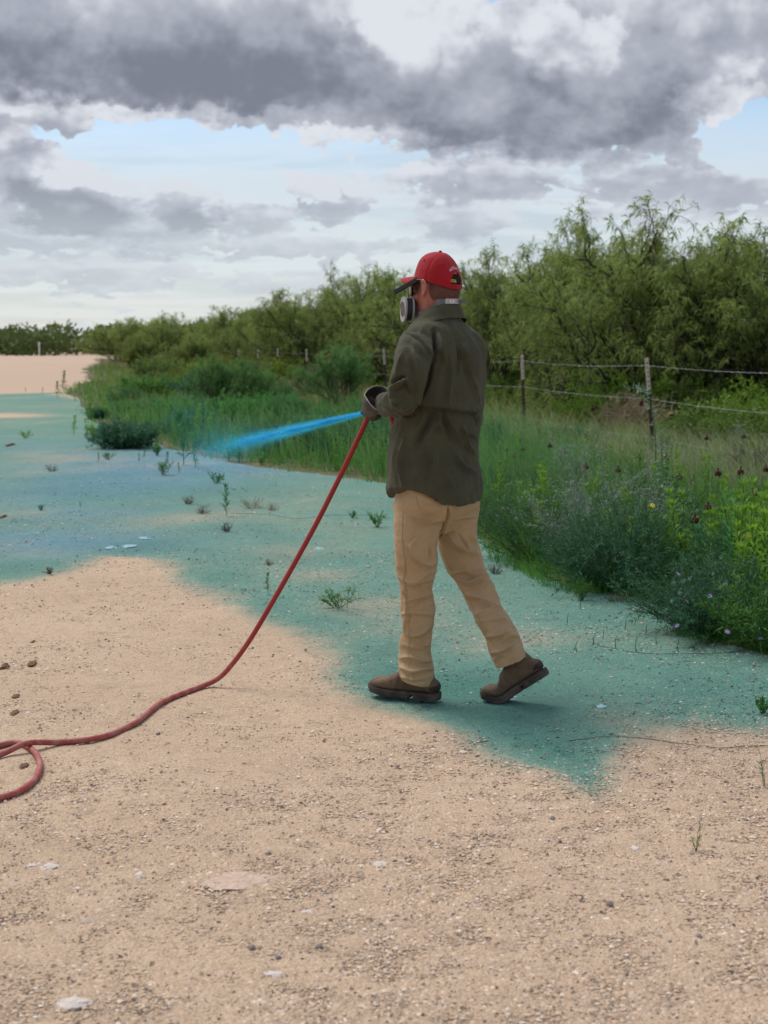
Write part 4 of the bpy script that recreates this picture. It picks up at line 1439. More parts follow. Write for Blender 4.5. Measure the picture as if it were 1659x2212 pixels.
# ------------------------------------------------------------------ small weeds on the open ground
def ground_weed(name, px, py, hpx, kind, label, tint=(1, 1, 1), wpx=None, mat=None):
    x, y, s = spot(px, py)
    h_ = hpx * s
    if kind == 'stalk':
        br, lv = stalk(int(px * 3 + py), h_, 38, h_ * 0.32, h_ * 0.045, lean=0.05, ang=0.55)
        e = two_part(name, br, lv, M_STEM, mat or F_DARK)
    elif kind == 'bush':
        w_ = (wpx or hpx) * s / 2
        br, lv = bush(int(px * 3 + py), h_, w_, 14, 14, h_ * 0.16, h_ * 0.035, spread=w_ / h_ * 1.1, upright=0.6, branch=3, stem_r=0.0018)
        e = two_part(name, br, lv, M_STEM, mat or F_GREEN)
    elif kind == 'sprig':
        w_ = (wpx or hpx) * s / 2
        br, lv = bush(int(px * 3 + py), h_, w_, 3, 12, h_ * 0.10, h_ * 0.018, spread=0.5, upright=1.2, branch=5, stem_r=0.0012)
        e = two_part(name, br, lv, M_STEM, F_SAGE if mat else F_GREEN)
    else:
        w_ = (wpx or hpx) * s / 2
        e = dry_brush(int(px * 3 + py), h_, w_, 26, stem_r=0.0018, crook=0.2, branch=4).build(name, mat or M_DRY)
    e.location = (x, y, gz(x, y))
    for ch in e.children: ch.color = (*tint, 1)
    return tag(e, label, 'weed')


B_ = (0.75, 1.0, 1.1)
for a in [
        ('upright_weed', 484, 1118, 62, 'stalk', 'dark upright leafy weed alone on the blue-green ground', (0.7, .95, 1.0)),
        ('upright_weed', 590, 1286, 44, 'stalk', 'small upright weed touching the red hose'),
        ('sprawling_weed', 735, 1312, 48, 'bush', 'sprawling green weed between the hose and the walker', (1.3, 1.15, 1), 125),
        ('grey_tuft', 407, 1089, 22, 'dry', 'small grey tuft left of the upright weed', (1, 1, 1), 28, M_DRYG),
        ('grey_tuft', 440, 1110, 24, 'dry', 'low grey sprig between tuft and upright weed', (1, 1, 1), 46, M_DRYG),
        ('dry_tuft', 545, 1098, 30, 'dry', 'pale straw tuft right of the upright weed', (1, 1, 1), 62, M_DRY),
        ('dry_tuft', 588, 1102, 18, 'dry', 'low straw tuft right of the pale straw tuft', (1, 1, 1), 38, M_DRY),
        ('grey_tuft', 490, 1148, 22, 'dry', 'small dark tuft below the upright weed', (1, 1, 1), 26, M_DRYG),
        ('dry_tuft', 580, 1222, 14, 'dry', 'reddish dry tuft beside the rising hose', (1, 1, 1), 34, M_DRY),
        ('green_tuft', 815, 1138, 34, 'bush', 'green tuft just left of the walker', (1.1, 1.1, .9), 46),
        ('green_tuft', 760, 1118, 16, 'bush', 'tiny green tuft left of the tuft by the walker', (1.1, 1.1, .9), 22),
        ('upright_weed', 400, 1004, 105, 'stalk', 'tall dark weed standing in the end of the spray', (0.6, .9, 1.0)),
        ('upright_weed', 360, 1015, 34, 'stalk', 'weed left of the tall dark weed', B_), ('upright_weed', 424, 1012, 50, 'stalk', 'weed right of the tall dark weed', B_),
        ('upright_weed', 353, 1026, 30, 'bush', 'blue-tinted sprig on the ground under the spray', B_, 34), ('upright_weed', 388, 1024, 22, 'stalk', 'little weed below the tall dark weed'),
        ('upright_weed', 468, 1042, 28, 'bush', 'dark green weed above the straw tufts', (0.8, 1, .9), 34), ('upright_weed', 212, 1000, 20, 'stalk', 'small weed on the left dyed ground'),
        ('upright_weed', 232, 992, 18, 'bush', 'small bushy weed on the left dyed ground', (1, 1, 1), 30), ('dry_tuft', 113, 1016, 18, 'dry', 'brown tuft far left on the dyed ground', (1, 1, 1), 30, M_DRYG),
        ('upright_weed', 310, 990, 22, 'stalk', 'weed right of the rounded left bush'), ('upright_weed', 300, 998, 18, 'stalk', 'weed below the rounded left bush'), ('upright_weed', 340, 984, 30, 'bush', 'bushy weed right of the rounded left bush', (1, 1, 1), 24),
        ('lime_weed', 55, 945, 18, 'bush', 'yellow-green weed on the far left ground', (1.5, 1.3, 1), 34, F_LIME), ('lime_weed', 160, 940, 40, 'stalk', 'yellow-green weed left of the rounded bush', (1.2, 1.2, 1), None, F_LIME), ('lime_weed', 185, 945, 38, 'stalk', 'second yellow-green weed left of the rounded bush', (1.2, 1.2, 1), None, F_LIME), ('lime_weed', 205, 950, 34, 'bush', 'yellow-green tuft touching the rounded bush', (1.2, 1.2, 1), 30, F_LIME),
        ('upright_weed', 125, 862, 34, 'stalk', 'dark weed at the far corner of the dye'), ('upright_weed', 140, 850, 44, 'stalk', 'tall dark weed at the far corner of the verge'), ('upright_weed', 90, 852, 14, 'stalk', 'tiny weed on the far dye edge'), ('upright_weed', 55, 848, 10, 'stalk', 'tiny weed at the far left dye edge'),
        ('blue_weed', 88, 1102, 12, 'bush', 'tiny weed on the blue ground at left', B_, 18), ('blue_weed', 175, 1098, 14, 'stalk', 'tiny upright weed on the blue ground', B_),
        ('dry_sprig', 107, 1243, 18, 'dry', 'lone dry sprig on the lower edge of the blue ground', (1, 1, 1), 10, M_DRYG),
        ('lone_sprig', 1503, 1838, 62, 'sprig', 'lone thin sprig in the lower right foreground', (1.1, 1.0, .9), 26),
        ('green_tuft', 1648, 1545, 44, 'bush', 'dark green tuft at the right edge of the dyed ground', (0.8, 1, .9), 46),
        ('dry_twig', 1652, 1690, 70, 'sprig', 'thin dry twig leaning in from the right edge', (1, 1, 1), 60, M_DRYG),
        ('green_tuft', 1255, 1298, 44, 'bush', 'thin grassy tuft left of the corner bush', (.9, 1, .9), 40), ('green_tuft', 1185, 1248, 34, 'bush', 'low grassy tuft at the bush edge', (.9, 1, .9), 60),
        ('green_tuft', 1070, 1238, 22, 'dry', 'dry grass tuft behind the trailing knee', (1, 1, 1), 40, M_DRYG), ('green_tuft', 1330, 1300, 20, 'dry', 'dry stubble in front of the corner bush', (1, 1, 1), 60, M_DRYG)]:
    ground_weed(*a)
# thin shoots standing up from a buried runner
for i, (px, py, h_) in enumerate(sorted([(1253, 1315, 30), (1283, 1395, 26), (1330, 1402, 30), (1374, 1410, 38), (1418, 1392, 30), (1465, 1412, 34), (1500, 1408, 30), (1545, 1412, 34), (1302, 1380, 20), (1245, 1410, 26), (1350, 1360, 24), (1395, 1370, 22), (1225, 1345, 22), (1440, 1372, 20)])):
    x, y, s = spot(px, py)
    o_ = MB().tube(spline([(0, 0, 0), (0.003 * (-1) ** i, 0, h_ * s * 0.6), (0.006, 0, h_ * s)], 6), np.linspace(0.0022, 0.0008, 6), 4).build('thin_shoot', M_STEM)
    o_.location = (x, y, gz(x, y)); tag(o_, '%s thin green shoot from the left on the dyed gravel' % ORD[i], 'shoot', 'thin shoots on the dyed gravel')
for pts_, lb in [([(930, 1120), (1000, 1110), (1090, 1105), (1150, 1122), (1180, 1128)], None), ([(500, 1117 - 5), (560, 1112), (640, 1120), (720, 1113), (800, 1112), (845, 1119)], 'thin dark runner crossing the dyed ground left of the walker'), ([(1285, 1397), (1380, 1412), (1470, 1413), (1560, 1413), (1655, 1400)], 'thin dark runner on the gravel before the aster bush'),
                 ([(1240, 1600), (1330, 1592), (1430, 1600), (1540, 1612), (1655, 1608)], 'thin dark runner on the dyed ground at lower right')]:
    if lb is None: continue
    q = np.array([G(*p_) for p_ in pts_]); q = spline(q, 60); q[:, 2] = ground_z(q[:, 0], q[:, 1]) + 0.006
    q += np.stack([0.03 * fbm(q * 5, 3), 0.05 * fbm(q * 4 + 7, 3), 0 * q[:, 0]], 1); q[:, 2] = ground_z(q[:, 0], q[:, 1]) + 0.003
    tag(MB().tube(q, 0.0014, 4).build('runner', M_DRYG), lb, 'runner')

# ------------------------------------------------------------------ the walker
_P0 = P


def P(px, py, Y):
    return _P0(px, py, Y - 0.075)


def ringT(Lx, Rx, py, Yc, ratio, yaw=R(50), k=44, n=2.3, tilt=0.0, tdir=(-0.77, 0.64)):
    """horizontal section of the trunk between two outline columns of the photograph"""
    a0, a1 = P(Lx, py, Yc), P(Rx, py, Yc)
    hw = (a1[0] - a0[0]) / 2
    a = hw / math.sqrt(math.cos(yaw) ** 2 + (ratio * math.sin(yaw)) ** 2)
    c = (a0 + a1) / 2
    t_ = np.arange(k) / k * 2 * math.pi
    ca = np.sign(np.cos(t_)) * np.abs(np.cos(t_)) ** (2 / n); sa = np.sign(np.sin(t_)) * np.abs(np.sin(t_)) ** (2 / n)
    A = np.array([math.cos(yaw), math.sin(yaw), 0]) * a
    B = np.array([-math.sin(yaw), math.cos(yaw), 0]) * a * ratio
    q = c + ca[:, None] * A + sa[:, None] * B
    if tilt:
        q[:, 2] -= ((q - c)[:, :2] @ np.array(tdir)) * tilt
    return q


def ring2(Lx, Ly, Rx, Ry, Yc, ratio=1.0, k=28, n=2.2, dY=0.0):
    """section of a limb between two outline points of the photograph"""
    a0, a1 = P(Lx, Ly, Yc), P(Rx, Ry, Yc)
    U = (a1 - a0) / 2
    c = (a0 + a1) / 2
    V = np.array([0, 1.0, 0]) * np.linalg.norm(U) * ratio
    V = V + np.array([0, 0, dY])
    t_ = np.arange(k) / k * 2 * math.pi
    ca = np.sign(np.cos(t_)) * np.abs(np.cos(t_)) ** (2 / n); sa = np.sign(np.sin(t_)) * np.abs(np.sin(t_)) ** (2 / n)
    return c + ca[:, None] * U + sa[:, None] * V


def densify(rings, m=3):
    """smooth in-between rings"""
    a = np.array(rings)
    n, k = a.shape[:2]
    s = spline(a.reshape(n, -1), (n - 1) * m + 1)
    return list(s.reshape(-1, k, 3))


def scaled(rings, f):
    return [r.mean(0) + (r - r.mean(0)) * f for r in rings]


def fused(mb, voxel, smooth=3, name='m'):
    """one continuous skin over overlapping lofts"""
    me = mb.mesh(name)
    o = bpy.data.objects.new('tmp', me)
    COL.objects.link(o)
    md = o.modifiers.new('r', 'REMESH'); md.mode = 'VOXEL'; md.voxel_size = voxel; md.use_smooth_shade = True
    if smooth:
        sm = o.modifiers.new('s', 'SMOOTH'); sm.factor = 0.5; sm.iterations = smooth
    dg = bpy.context.evaluated_depsgraph_get()
    r = bpy.data.meshes.new_from_object(o.evaluated_get(dg))
    bpy.data.objects.remove(o); bpy.data.meshes.remove(me)
    r.name = name
    r.polygons.foreach_set('use_smooth', np.ones(len(r.polygons), bool))
    return r


def get_v(me):
    v = np.empty(len(me.vertices) * 3, np.float32); me.vertices.foreach_get('co', v)
    n = np.empty(len(me.vertices) * 3, np.float32); me.vertex_normals.foreach_get('vector', n)
    return v.reshape(-1, 3).astype(float), n.reshape(-1, 3).astype(float)


def set_v(me, v):
    me.vertices.foreach_set('co', v.astype(np.float32).ravel()); me.update()


def fold_disp(px, folds):
    """sum of cloth folds; each: (polyline in photograph pixels, height in m, width in px, shape)"""
    tot = np.zeros(len(px))
    for poly, amp, w, shp in folds:
        q = spline(np.array(poly, float), 6 * (len(poly) - 1) + 1) if len(poly) > 2 else np.array(poly, float)
        sel = np.where(((px > q.min(0) - 6 * w) & (px < q.max(0) + 6 * w)).all(1))[0]
        if not len(sel):
            continue
        pall, px = px, px[sel]
        best = np.full(len(px), 1e9); sg = np.zeros(len(px)); par = np.zeros(len(px))
        m = len(q) - 1
        for i in range(m):
            a, b = q[i], q[i + 1]
            e = b - a; L2 = e @ e + 1e-9
            t_ = np.clip(((px - a) @ e) / L2, 0, 1)
            d = px - a - t_[:, None] * e
            dd = np.hypot(d[:, 0], d[:, 1])
            k = dd < best
            best[k] = dd[k]
            cr = e[0] * d[:, 1] - e[1] * d[:, 0]
            sg[k] = np.sign(cr)[k]; par[k] = ((i + t_) / m)[k]
        tp = np.sqrt(np.clip(np.sin(np.pi * np.clip(par, 0.02, 0.98)), 0, 1))
        s = best * sg
        w = w * 0.8
        if shp == 'r':
            pr = np.exp(-(best / w) ** 1.35) - 0.45 * np.exp(-((s - 1.9 * w) / (1.3 * w)) ** 2)
        elif shp == 'v':
            pr = -np.exp(-(best / w) ** 2) + 0.3 * np.exp(-((best - 2.0 * w) / w) ** 2)
        else:
            pr = -np.exp(-(best / w) ** 2)
        tot[sel] += amp * pr * tp
        px = pall
    return tot


Z1 = lambda pts: [(757 + x * 0.1984, 521 + y * 0.1984) for x, y in pts]
Z4 = lambda pts: [(768 + x * 0.2513, 1015 + y * 0.2513) for x, y in pts]

person = empty('person', tuple(P(940, 1519, 6.2) * np.array([1, 1, 0])))
tag(person, 'man walking away in red cap, olive shirt, tan trousers and respirator, holding a red hose', 'person')
PL = np.array(person.location)


def child(name, me, mat, parent=None):
    """link a mesh given in world coordinates under the person"""
    o = obj(name, me, mat, parent or person)
    if parent is None:
        o.matrix_parent_inverse = Matrix.Translation(-Vector(PL))
    return o


def cloth(name, c1, c2, rough, weave, wv=0.25, sheen=0.2):
    m = bpy.data.materials.new(name); m.use_nodes = True
    t = NT(m.node_tree); b = t.n['Principled BSDF']
    tc = t.node('ShaderNodeTexCoord'); v = tc.outputs['Object']
    f = t.smooth(t.noise(v, 9, 5, 0.6), 0.3, 0.72)
    g_ = t.noise(v, weave, 2, 0.5)
    c = t.mix(f, c1, c2)
    c = t.mix(t.m('MULTIPLY', t.smooth(g_, 0.35, 0.65), 0.28), c, tuple(q * 0.6 for q in c1))
    t.l.new(c, b.inputs['Base Color'])
    b.inputs['Roughness'].default_value = rough; b.inputs['Specular IOR Level'].default_value = 0.2
    b.inputs['Sheen Weight'].default_value = sheen
    b.inputs['Sheen Roughness'].default_value = 0.5
    bp = t.node('ShaderNodeBump'); bp.inputs['Strength'].default_value = wv; bp.inputs['Distance'].default_value = 0.004
    t.l.new(t.m('ADD', g_, t.m('MULTIPLY', t.noise(v, 45, 4, 0.6), 1.6)), bp.inputs['Height']); t.l.new(bp.outputs[0], b.inputs['Normal'])
    MATS[name] = m
    return m


M_SHIRT = cloth('olive_shirt_cloth', (0.076, 0.074, 0.042), (0.055, 0.053, 0.031), 0.85, 420, 0.5, 0.06)
M_PANTS = cloth('tan_canvas', (0.47, 0.325, 0.180), (0.41, 0.275, 0.145), 0.88, 500, 0.38, 0.1)
M_CAP = cloth('red_cap_twill', (0.38, 0.010, 0.018), (0.30, 0.008, 0.014), 0.8, 700, 0.15, 0.1)
M_GLOVE = cloth('worn_glove_leather', (0.105, 0.090, 0.080), (0.040, 0.033, 0.032), 0.7, 160, 0.4, 0.0)
M_BOOT = cloth('brown_boot_leather', (0.175, 0.118, 0.074), (0.095, 0.064, 0.043), 0.75, 110, 0.4, 0.0)
M_SOLE = principled('dusty_rubber_sole', (0.040, 0.033, 0.030), 0.9, var2=(0.105, 0.080, 0.064), vscale=18, bump=0.7, bscale=60)
M_SKIN = principled('sunburnt_skin', (0.43, 0.165, 0.115), 0.55, spec=0.35, var2=(0.33, 0.115, 0.085), vscale=22, bump=0.15, bscale=180)

# ---- outlines
trunk = [ringT(918, 988, 672, 6.27, 0.85), ringT(903, 1000, 688, 6.27, 0.72), ringT(886, 1022, 706, 6.26, 0.58), ringT(872, 1040, 728, 6.26, 0.56), ringT(868, 1050, 755, 6.25, 0.57), ringT(866, 1050, 790, 6.25, 0.60),
         ringT(864, 1047, 830, 6.25, 0.62), ringT(860, 1044, 870, 6.25, 0.64), ringT(853, 1040, 905, 6.25, 0.66), ringT(848, 1035, 940, 6.25, 0.68), ringT(844, 1034, 980, 6.25, 0.70), ringT(840, 1038, 1020, 6.25, 0.72), ringT(837, 1041, 1050, 6.25, 0.73)]
trunk_d = densify(trunk, 3)
# shirt tail: the hem dips at the back, curves up over the hip and dips again at the front
hem = []
for q in np.linspace(0.25, 1, 4):
    r_ = ringT(837 + 1.5 * q, 1041 - 1 * q, 1050 + 30 * q, 6.25, 0.73)
    c_ = r_.mean(0)
    d_ = (r_ - c_)[:, :2]
    d_ = d_ / np.linalg.norm(d_, axis=1, keepdims=True)
    back = d_ @ np.array([0.77, -0.64]); front = -back
    side = d_ @ np.array([-0.64, -0.77])
    lift = 0.058 * np.exp(-((np.abs(side) - 1.0) / 0.20) ** 2) - 0.012 * np.clip(back, 0, 1)
    r_[:, 2] += lift * q
    hem.append(r_)
arm_l = [ring2(876, 716, 934, 728, 6.13, 1.0), ring2(860, 738, 936, 752, 6.07, 1.0), ring2(851, 762, 934, 768, 6.04, 0.95), ring2(845, 792, 929, 795, 6.02, 0.9), ring2(841, 818, 922, 828, 6.01, 0.85),
         ring2(838, 836, 912, 862, 6.01, 0.85), ring2(838, 843, 894, 891, 6.02, 0.8), ring2(836, 846, 862, 904, 6.06, 0.85), ring2(829, 849, 838, 902, 6.13, 0.9), ring2(820, 853, 820, 893, 6.20, 0.95), ring2(813, 858, 811, 887, 6.25, 1.0)]
arm_r = [ring2(985, 716, 1032, 724, 6.36, 1.1), ring2(985, 745, 1052, 745, 6.38, 1.0), ring2(984, 775, 1060, 772, 6.40, 0.95), ring2(984, 810, 1053, 815, 6.44, 0.9), ring2(980, 842, 1043, 858, 6.50, 0.9), ring2(962, 862, 1010, 902, 6.56, 0.9),
         ring2(930, 880, 945, 928, 6.58, 0.9), ring2(905, 895, 912, 938, 6.56, 0.9)]
leg_l = [ring2(866, 1040, 972, 1048, 6.20, 0.80), ring2(851, 1085, 968, 1095, 6.19, 0.84), ring2(848, 1118, 955, 1130, 6.17, 0.90), ring2(850, 1166, 945, 1173, 6.16, 0.92), ring2(853, 1208, 946, 1211, 6.16, 0.92), ring2(857, 1243, 941, 1249, 6.17, 0.92),
         ring2(862, 1268, 936, 1271, 6.18, 0.95), ring2(864, 1300, 940, 1300, 6.19, 0.95), ring2(865, 1330, 943, 1329, 6.20, 0.95), ring2(867, 1362, 936, 1366, 6.20, 0.98), ring2(863, 1378, 935, 1385, 6.21, 0.98), ring2(862, 1417, 934, 1425, 6.21, 1.0),
         ring2(861, 1445, 938, 1447, 6.20, 1.05), ring2(861, 1466, 935, 1483, 6.20, 1.08)]
leg_r = [ring2(930, 1045, 1022, 1050, 6.31, 0.80), ring2(935, 1085, 1034, 1090, 6.32, 0.84), ring2(940, 1120, 1034, 1120, 6.33, 0.92), ring2(944, 1160, 1031, 1155, 6.33, 0.92), ring2(952, 1198, 1032, 1180, 6.32, 0.92), ring2(966, 1237, 1043, 1205, 6.31, 0.92), ring2(983, 1257, 1050, 1226, 6.29, 0.92),
         ring2(994, 1282, 1069, 1257, 6.27, 0.95), ring2(1007, 1308, 1082, 1290, 6.25, 0.95), ring2(1026, 1335, 1098, 1328, 6.20, 0.95), ring2(1048, 1372, 1119, 1364, 6.17, 1.0), ring2(1056, 1408, 1130, 1390, 6.15, 1.05), ring2(1068, 1443, 1139, 1414, 6.14, 1.08)]

# ---- trousers
mb = MB()
mb.loft(densify(leg_l, 3)); mb.loft(densify(leg_r, 3))
mb.loft(densify([ringT(875, 1010, 1000, 6.25, 0.62), ringT(862, 1024, 1035, 6.25, 0.66), ringT(853, 1034, 1085, 6.25, 0.70), ringT(866, 1022, 1112, 6.25, 0.62), ringT(905, 990, 1150, 6.25, 0.6)], 3))
me = fused(mb, 0.0042, 5, 'trousers')
v, n = get_v(me); px = project(v)
view = unit(v - _c0); facing = np.clip(-(n * view).sum(1) * 1.6, 0, 1)
FP = [
    (Z4([(480, 370), (560, 430), (650, 447), (770, 420)]), .011, 5, 'r'), (Z4([(455, 640), (530, 750), (620, 820), (705, 795)]), .012, 5, 'r'), (Z4([(350, 905), (470, 960), (560, 930), (650, 870)]), .012, 6, 'r'),
    (Z4([(430, 1005), (560, 965), (690, 930)]), .010, 5, 'r'), (Z4([(400, 1015), (425, 1085)]), .010, 4, 'r'), (Z4([(430, 1130), (560, 1090), (680, 1060)]), .010, 5, 'r'), (Z4([(460, 1190), (540, 1120), (640, 1100)]), .007, 4, 'r'),
    (Z4([(405, 1390), (440, 1250), (430, 1130)]), .008, 4, 'r'), (Z4([(470, 1425), (560, 1410), (650, 1340)]), .012, 5, 'r'), (Z4([(520, 1440), (600, 1510), (670, 1420)]), .010, 5, 'r'), (Z4([(375, 1620), (480, 1610), (580, 1645), (680, 1630)]), .012, 5, 'r'),
    (Z4([(375, 1690), (480, 1735), (580, 1720), (685, 1700)]), .013, 5, 'r'), (Z4([(470, 1740), (495, 1830)]), .008, 4, 'r'), (Z4([(375, 1780), (500, 1800), (600, 1790)]), .007, 4, 'r'), (Z4([(560, 550), (500, 620), (470, 660)]), .006, 4, 'r'), (Z4([(640, 650), (650, 790)]), .006, 4, 'v'),
    (Z4([(410, 250), (408, 600), (430, 800), (430, 1000), (465, 1400), (460, 1850)]), .0035, 1.6, 'v'), (Z4([(525, 200), (540, 300), (580, 360)]), .003, 1.6, 'v'), (Z4([(385, 1245), (470, 1230), (690, 1250)]), .007, 4, 'r'), (Z4([(390, 1500), (520, 1530), (660, 1560)]), .006, 5, 'r'),
    (Z4([(805, 320), (790, 400), (740, 530), (700, 640)]), .016, 3.5, 'v'),
    (Z4([(850, 430), (950, 410), (1035, 400)]), .008, 4, 'r'), (Z4([(780, 550), (860, 640), (960, 700), (1085, 740)]), .013, 6, 'r'), (Z4([(825, 900), (930, 868), (1010, 890), (1115, 850)]), .013, 5, 'r'), (Z4([(850, 920), (960, 965), (1060, 930), (1175, 880)]), .012, 5, 'r'), (Z4([(930, 1015), (1040, 1000), (1160, 950)]), .010, 5, 'r'),
    (Z4([(950, 1075), (1090, 1110), (1200, 1165), (1265, 1170)]), .013, 5, 'r'), (Z4([(1035, 1245), (1120, 1205), (1190, 1170)]), .009, 5, 'r'), (Z4([(1120, 1435), (1250, 1420), (1330, 1375)]), .012, 5, 'r'), (Z4([(1240, 1485), (1330, 1425), (1410, 1440)]), .013, 5, 'r'), (Z4([(1150, 1575), (1260, 1560), (1390, 1470)]), .012, 5, 'r'), (Z4([(1175, 1645), (1235, 1600), (1300, 1590)]), .008, 4, 'r'),
    (Z4([(715, 600), (790, 800), (870, 970), (1000, 1180), (1130, 1420), (1215, 1600)]), .0035, 1.6, 'v'), (Z4([(1000, 560), (1040, 640)]), .007, 5, 'r'), (Z4([(880, 560), (940, 640), (960, 690)]), .006, 4, 'v'), (Z4([(1100, 1300), (1230, 1280), (1320, 1290)]), .007, 5, 'r')]
d = fold_disp(px, FP) * facing * 1.5
# the far side wrinkles too, freely
p_ = v * np.array([7, 7, 15])
d += 0.0055 * fbm(p_ + 3, 3) - 0.010 * np.abs(fbm(v * np.array([6, 6, 17]) + np.array([0, 0, 1]) * v[:, :1] * 6 + 40, 3)) + (1 - facing) * 0.012 * fbm(v * np.array([5, 5, 13]) + 9, 3)
d += 0.0018 * fbm(v * 45, 2)
set_v(me, v + n * d[:, None])
trousers = child('trousers', me, M_PANTS)

# ---- shirt
mb = MB()
mb.loft(trunk_d + hem); mb.loft(densify(arm_l, 3)); mb.loft(densify(arm_r, 3))
me = fused(mb, 0.0042, 4, 'shirt')
v, n = get_v(me); px = project(v)
view = unit(v - _c0); facing = np.clip(-(n * view).sum(1) * 1.6, 0, 1)
FS = [
    (Z1([(1110, 870), (1180, 1050), (1250, 1300), (1330, 1550), (1390, 1780)]), .010, 5, 'r'), (Z1([(1370, 970), (1450, 1120), (1490, 1300), (1490, 1480)]), .012, 5, 'r'), (Z1([(910, 970), (930, 1150), (905, 1310)]), .013, 5, 'v'), (Z1([(955, 1020), (990, 1200), (1025, 1340)]), .011, 5, 'r'),
    (Z1([(1095, 1250), (1065, 1500), (1040, 1790)]), .010, 5, 'r'), (Z1([(1050, 1830), (1060, 1950), (1130, 2080), (1230, 2210)]), .014, 6, 'r'), (Z1([(590, 1000), (720, 1060), (830, 1170), (885, 1290)]), .010, 3, 'v'), (Z1([(620, 1040), (710, 1130), (810, 1240)]), .009, 5, 'r'),
    (Z1([(885, 1290), (865, 1420), (835, 1550), (785, 1690)]), .014, 5, 's'), (Z1([(430, 1560), (520, 1500), (600, 1475)]), .013, 5, 's'), (Z1([(605, 1490), (650, 1570), (690, 1650)]), .012, 4, 'r'), (Z1([(440, 1600), (540, 1545), (600, 1520)]), .016, 5, 'r'),
    (Z1([(440, 1610), (470, 1690), (560, 1760), (600, 1800)]), .013, 4, 'r'), (Z1([(395, 1650), (370, 1750), (430, 1860)]), .013, 4, 'r'), (Z1([(335, 1720), (330, 1800), (390, 1890)]), .010, 4, 'r'), (Z1([(470, 1780), (600, 1830), (720, 1750)]), .012, 5, 'r'), (Z1([(520, 1850), (620, 1870), (690, 1840)]), .009, 4, 'r'), (Z1([(450, 1700), (500, 1790), (560, 1830)]), .012, 4, 'v'),
    (Z1([(880, 1830), (860, 1960), (790, 2080), (730, 2210)]), .016, 9, 'v'), (Z1([(960, 1830), (960, 1950), (1010, 2100)]), .012, 6, 'r'), (Z1([(1190, 1100), (1180, 1300), (1150, 1500)]), .007, 5, 'v'), (Z1([(560, 1200), (520, 1350), (500, 1450)]), .007, 6, 'r'), (Z1([(680, 1150), (730, 1350), (760, 1500)]), .007, 6, 'r'), (Z1([(1340, 1850), (1380, 1950), (1390, 2050)]), .010, 5, 'v'), (Z1([(1260, 2080), (1340, 2110), (1390, 2150)]), .008, 4, 'r'),
    ([(985, 980), (1000, 1005), (1030, 1020)], .008, 5, 'r'), ([(930, 960), (940, 1000), (930, 1050)], .008, 6, 'r'), ([(870, 950), (862, 1000), (870, 1050)], .009, 5, 'r'), ([(1000, 920), (1012, 960), (1030, 985)], .009, 5, 'r'), ([(960, 1020), (975, 1050), (970, 1080)], .006, 5, 'r')]
d = fold_disp(px, FS) * facing * 2.0
# the vented yoke: its lower edge stands off the back
yl = np.array([(893, 872), (940, 880), (985, 886), (1028, 893), (1046, 880)], float)
yy = np.interp(px[:, 0], yl[:, 0], yl[:, 1])
above = yy - px[:, 1]
on_back = sstep(px[:, 0], 896, 906) * (px[:, 0] < 1047) * facing * (n @ np.array([0.77, -0.64, 0]) > -0.2)
stp = sstep(above, -2.2, 2.2)
d += on_back * (0.021 * np.exp(-np.clip(above, 0, None) / 70) * stp - 0.014 * np.exp(-np.clip(-above, 0, None) / 10) * (1 - stp))
p_ = v * np.array([9, 9, 6])
d += 0.006 * fbm(p_ + 3, 3) - 0.016 * np.abs(fbm(v * np.array([11, 11, 6]) + 40, 3)) + (1 - facing) * 0.010 * fbm(v * 8 + 9, 3)
d += 0.0016 * fbm(v * 40, 2)
set_v(me, v + n * d[:, None])
shirt = child('shirt', me, M_SHIRT)
# collar, a folded band standing round the neck
def coll(Lx, Rx, py, ratio, tilt):
    return ringT(Lx, Rx, py, 6.275, ratio, R(50), 44, 2.1, tilt)
cr_ = [coll(893, 1008, 702, .74, .30), coll(900, 1002, 692, .78, .34), coll(905, 999, 680, .80, .34), coll(912, 995, 669, .84, .32), coll(915, 993, 666, .86, .32), coll(919, 990, 668, .86, .32), coll(916, 990, 682, .84, .32), coll(912, 992, 692, .82, .32)]
cm = MB().loft(densify(cr_, 3), cap=False).mesh('collar', True)
v, n = get_v(cm); v += n * (0.004 * fbm(v * 22, 3))[:, None]; set_v(cm, v)
child('collar', cm, M_SHIRT, shirt).matrix_parent_inverse = shirt.matrix_parent_inverse.copy() if False else Matrix.Identity(4)

# ---- head and body (one skin; what the clothes hide is there too, a little thinner)
HC = P(945, 612, 6.29)
HF = unit(np.array([-0.79, 0.61, 0.0])); HL = np.array([-HF[1], HF[0], 0.0]); HU = np.array([0, 0, 1.0])
HM = np.stack([HF, HL, HU], 1)


def hd(x, y, z):
    return HC + HM @ np.array([x, y, z])


def hring(z, x0, x1, w, k=32, n=2.15, tip=0.0):
    """horizontal head section from back x0 to front x1 with half width w"""
    t_ = np.arange(k) / k * 2 * math.pi
    ca = np.cos(t_); sa = np.sin(t_)
    xx = (x0 + x1) / 2 + (x1 - x0) / 2 * np.sign(ca) * np.abs(ca) ** (2 / n)
    yy = w * np.sign(sa) * np.abs(sa) ** (2 / n) * (1 - 0.18 * np.clip(ca, 0, 1))
    return HC + np.stack([xx, yy, z + tip * ca], 1) @ HM.T


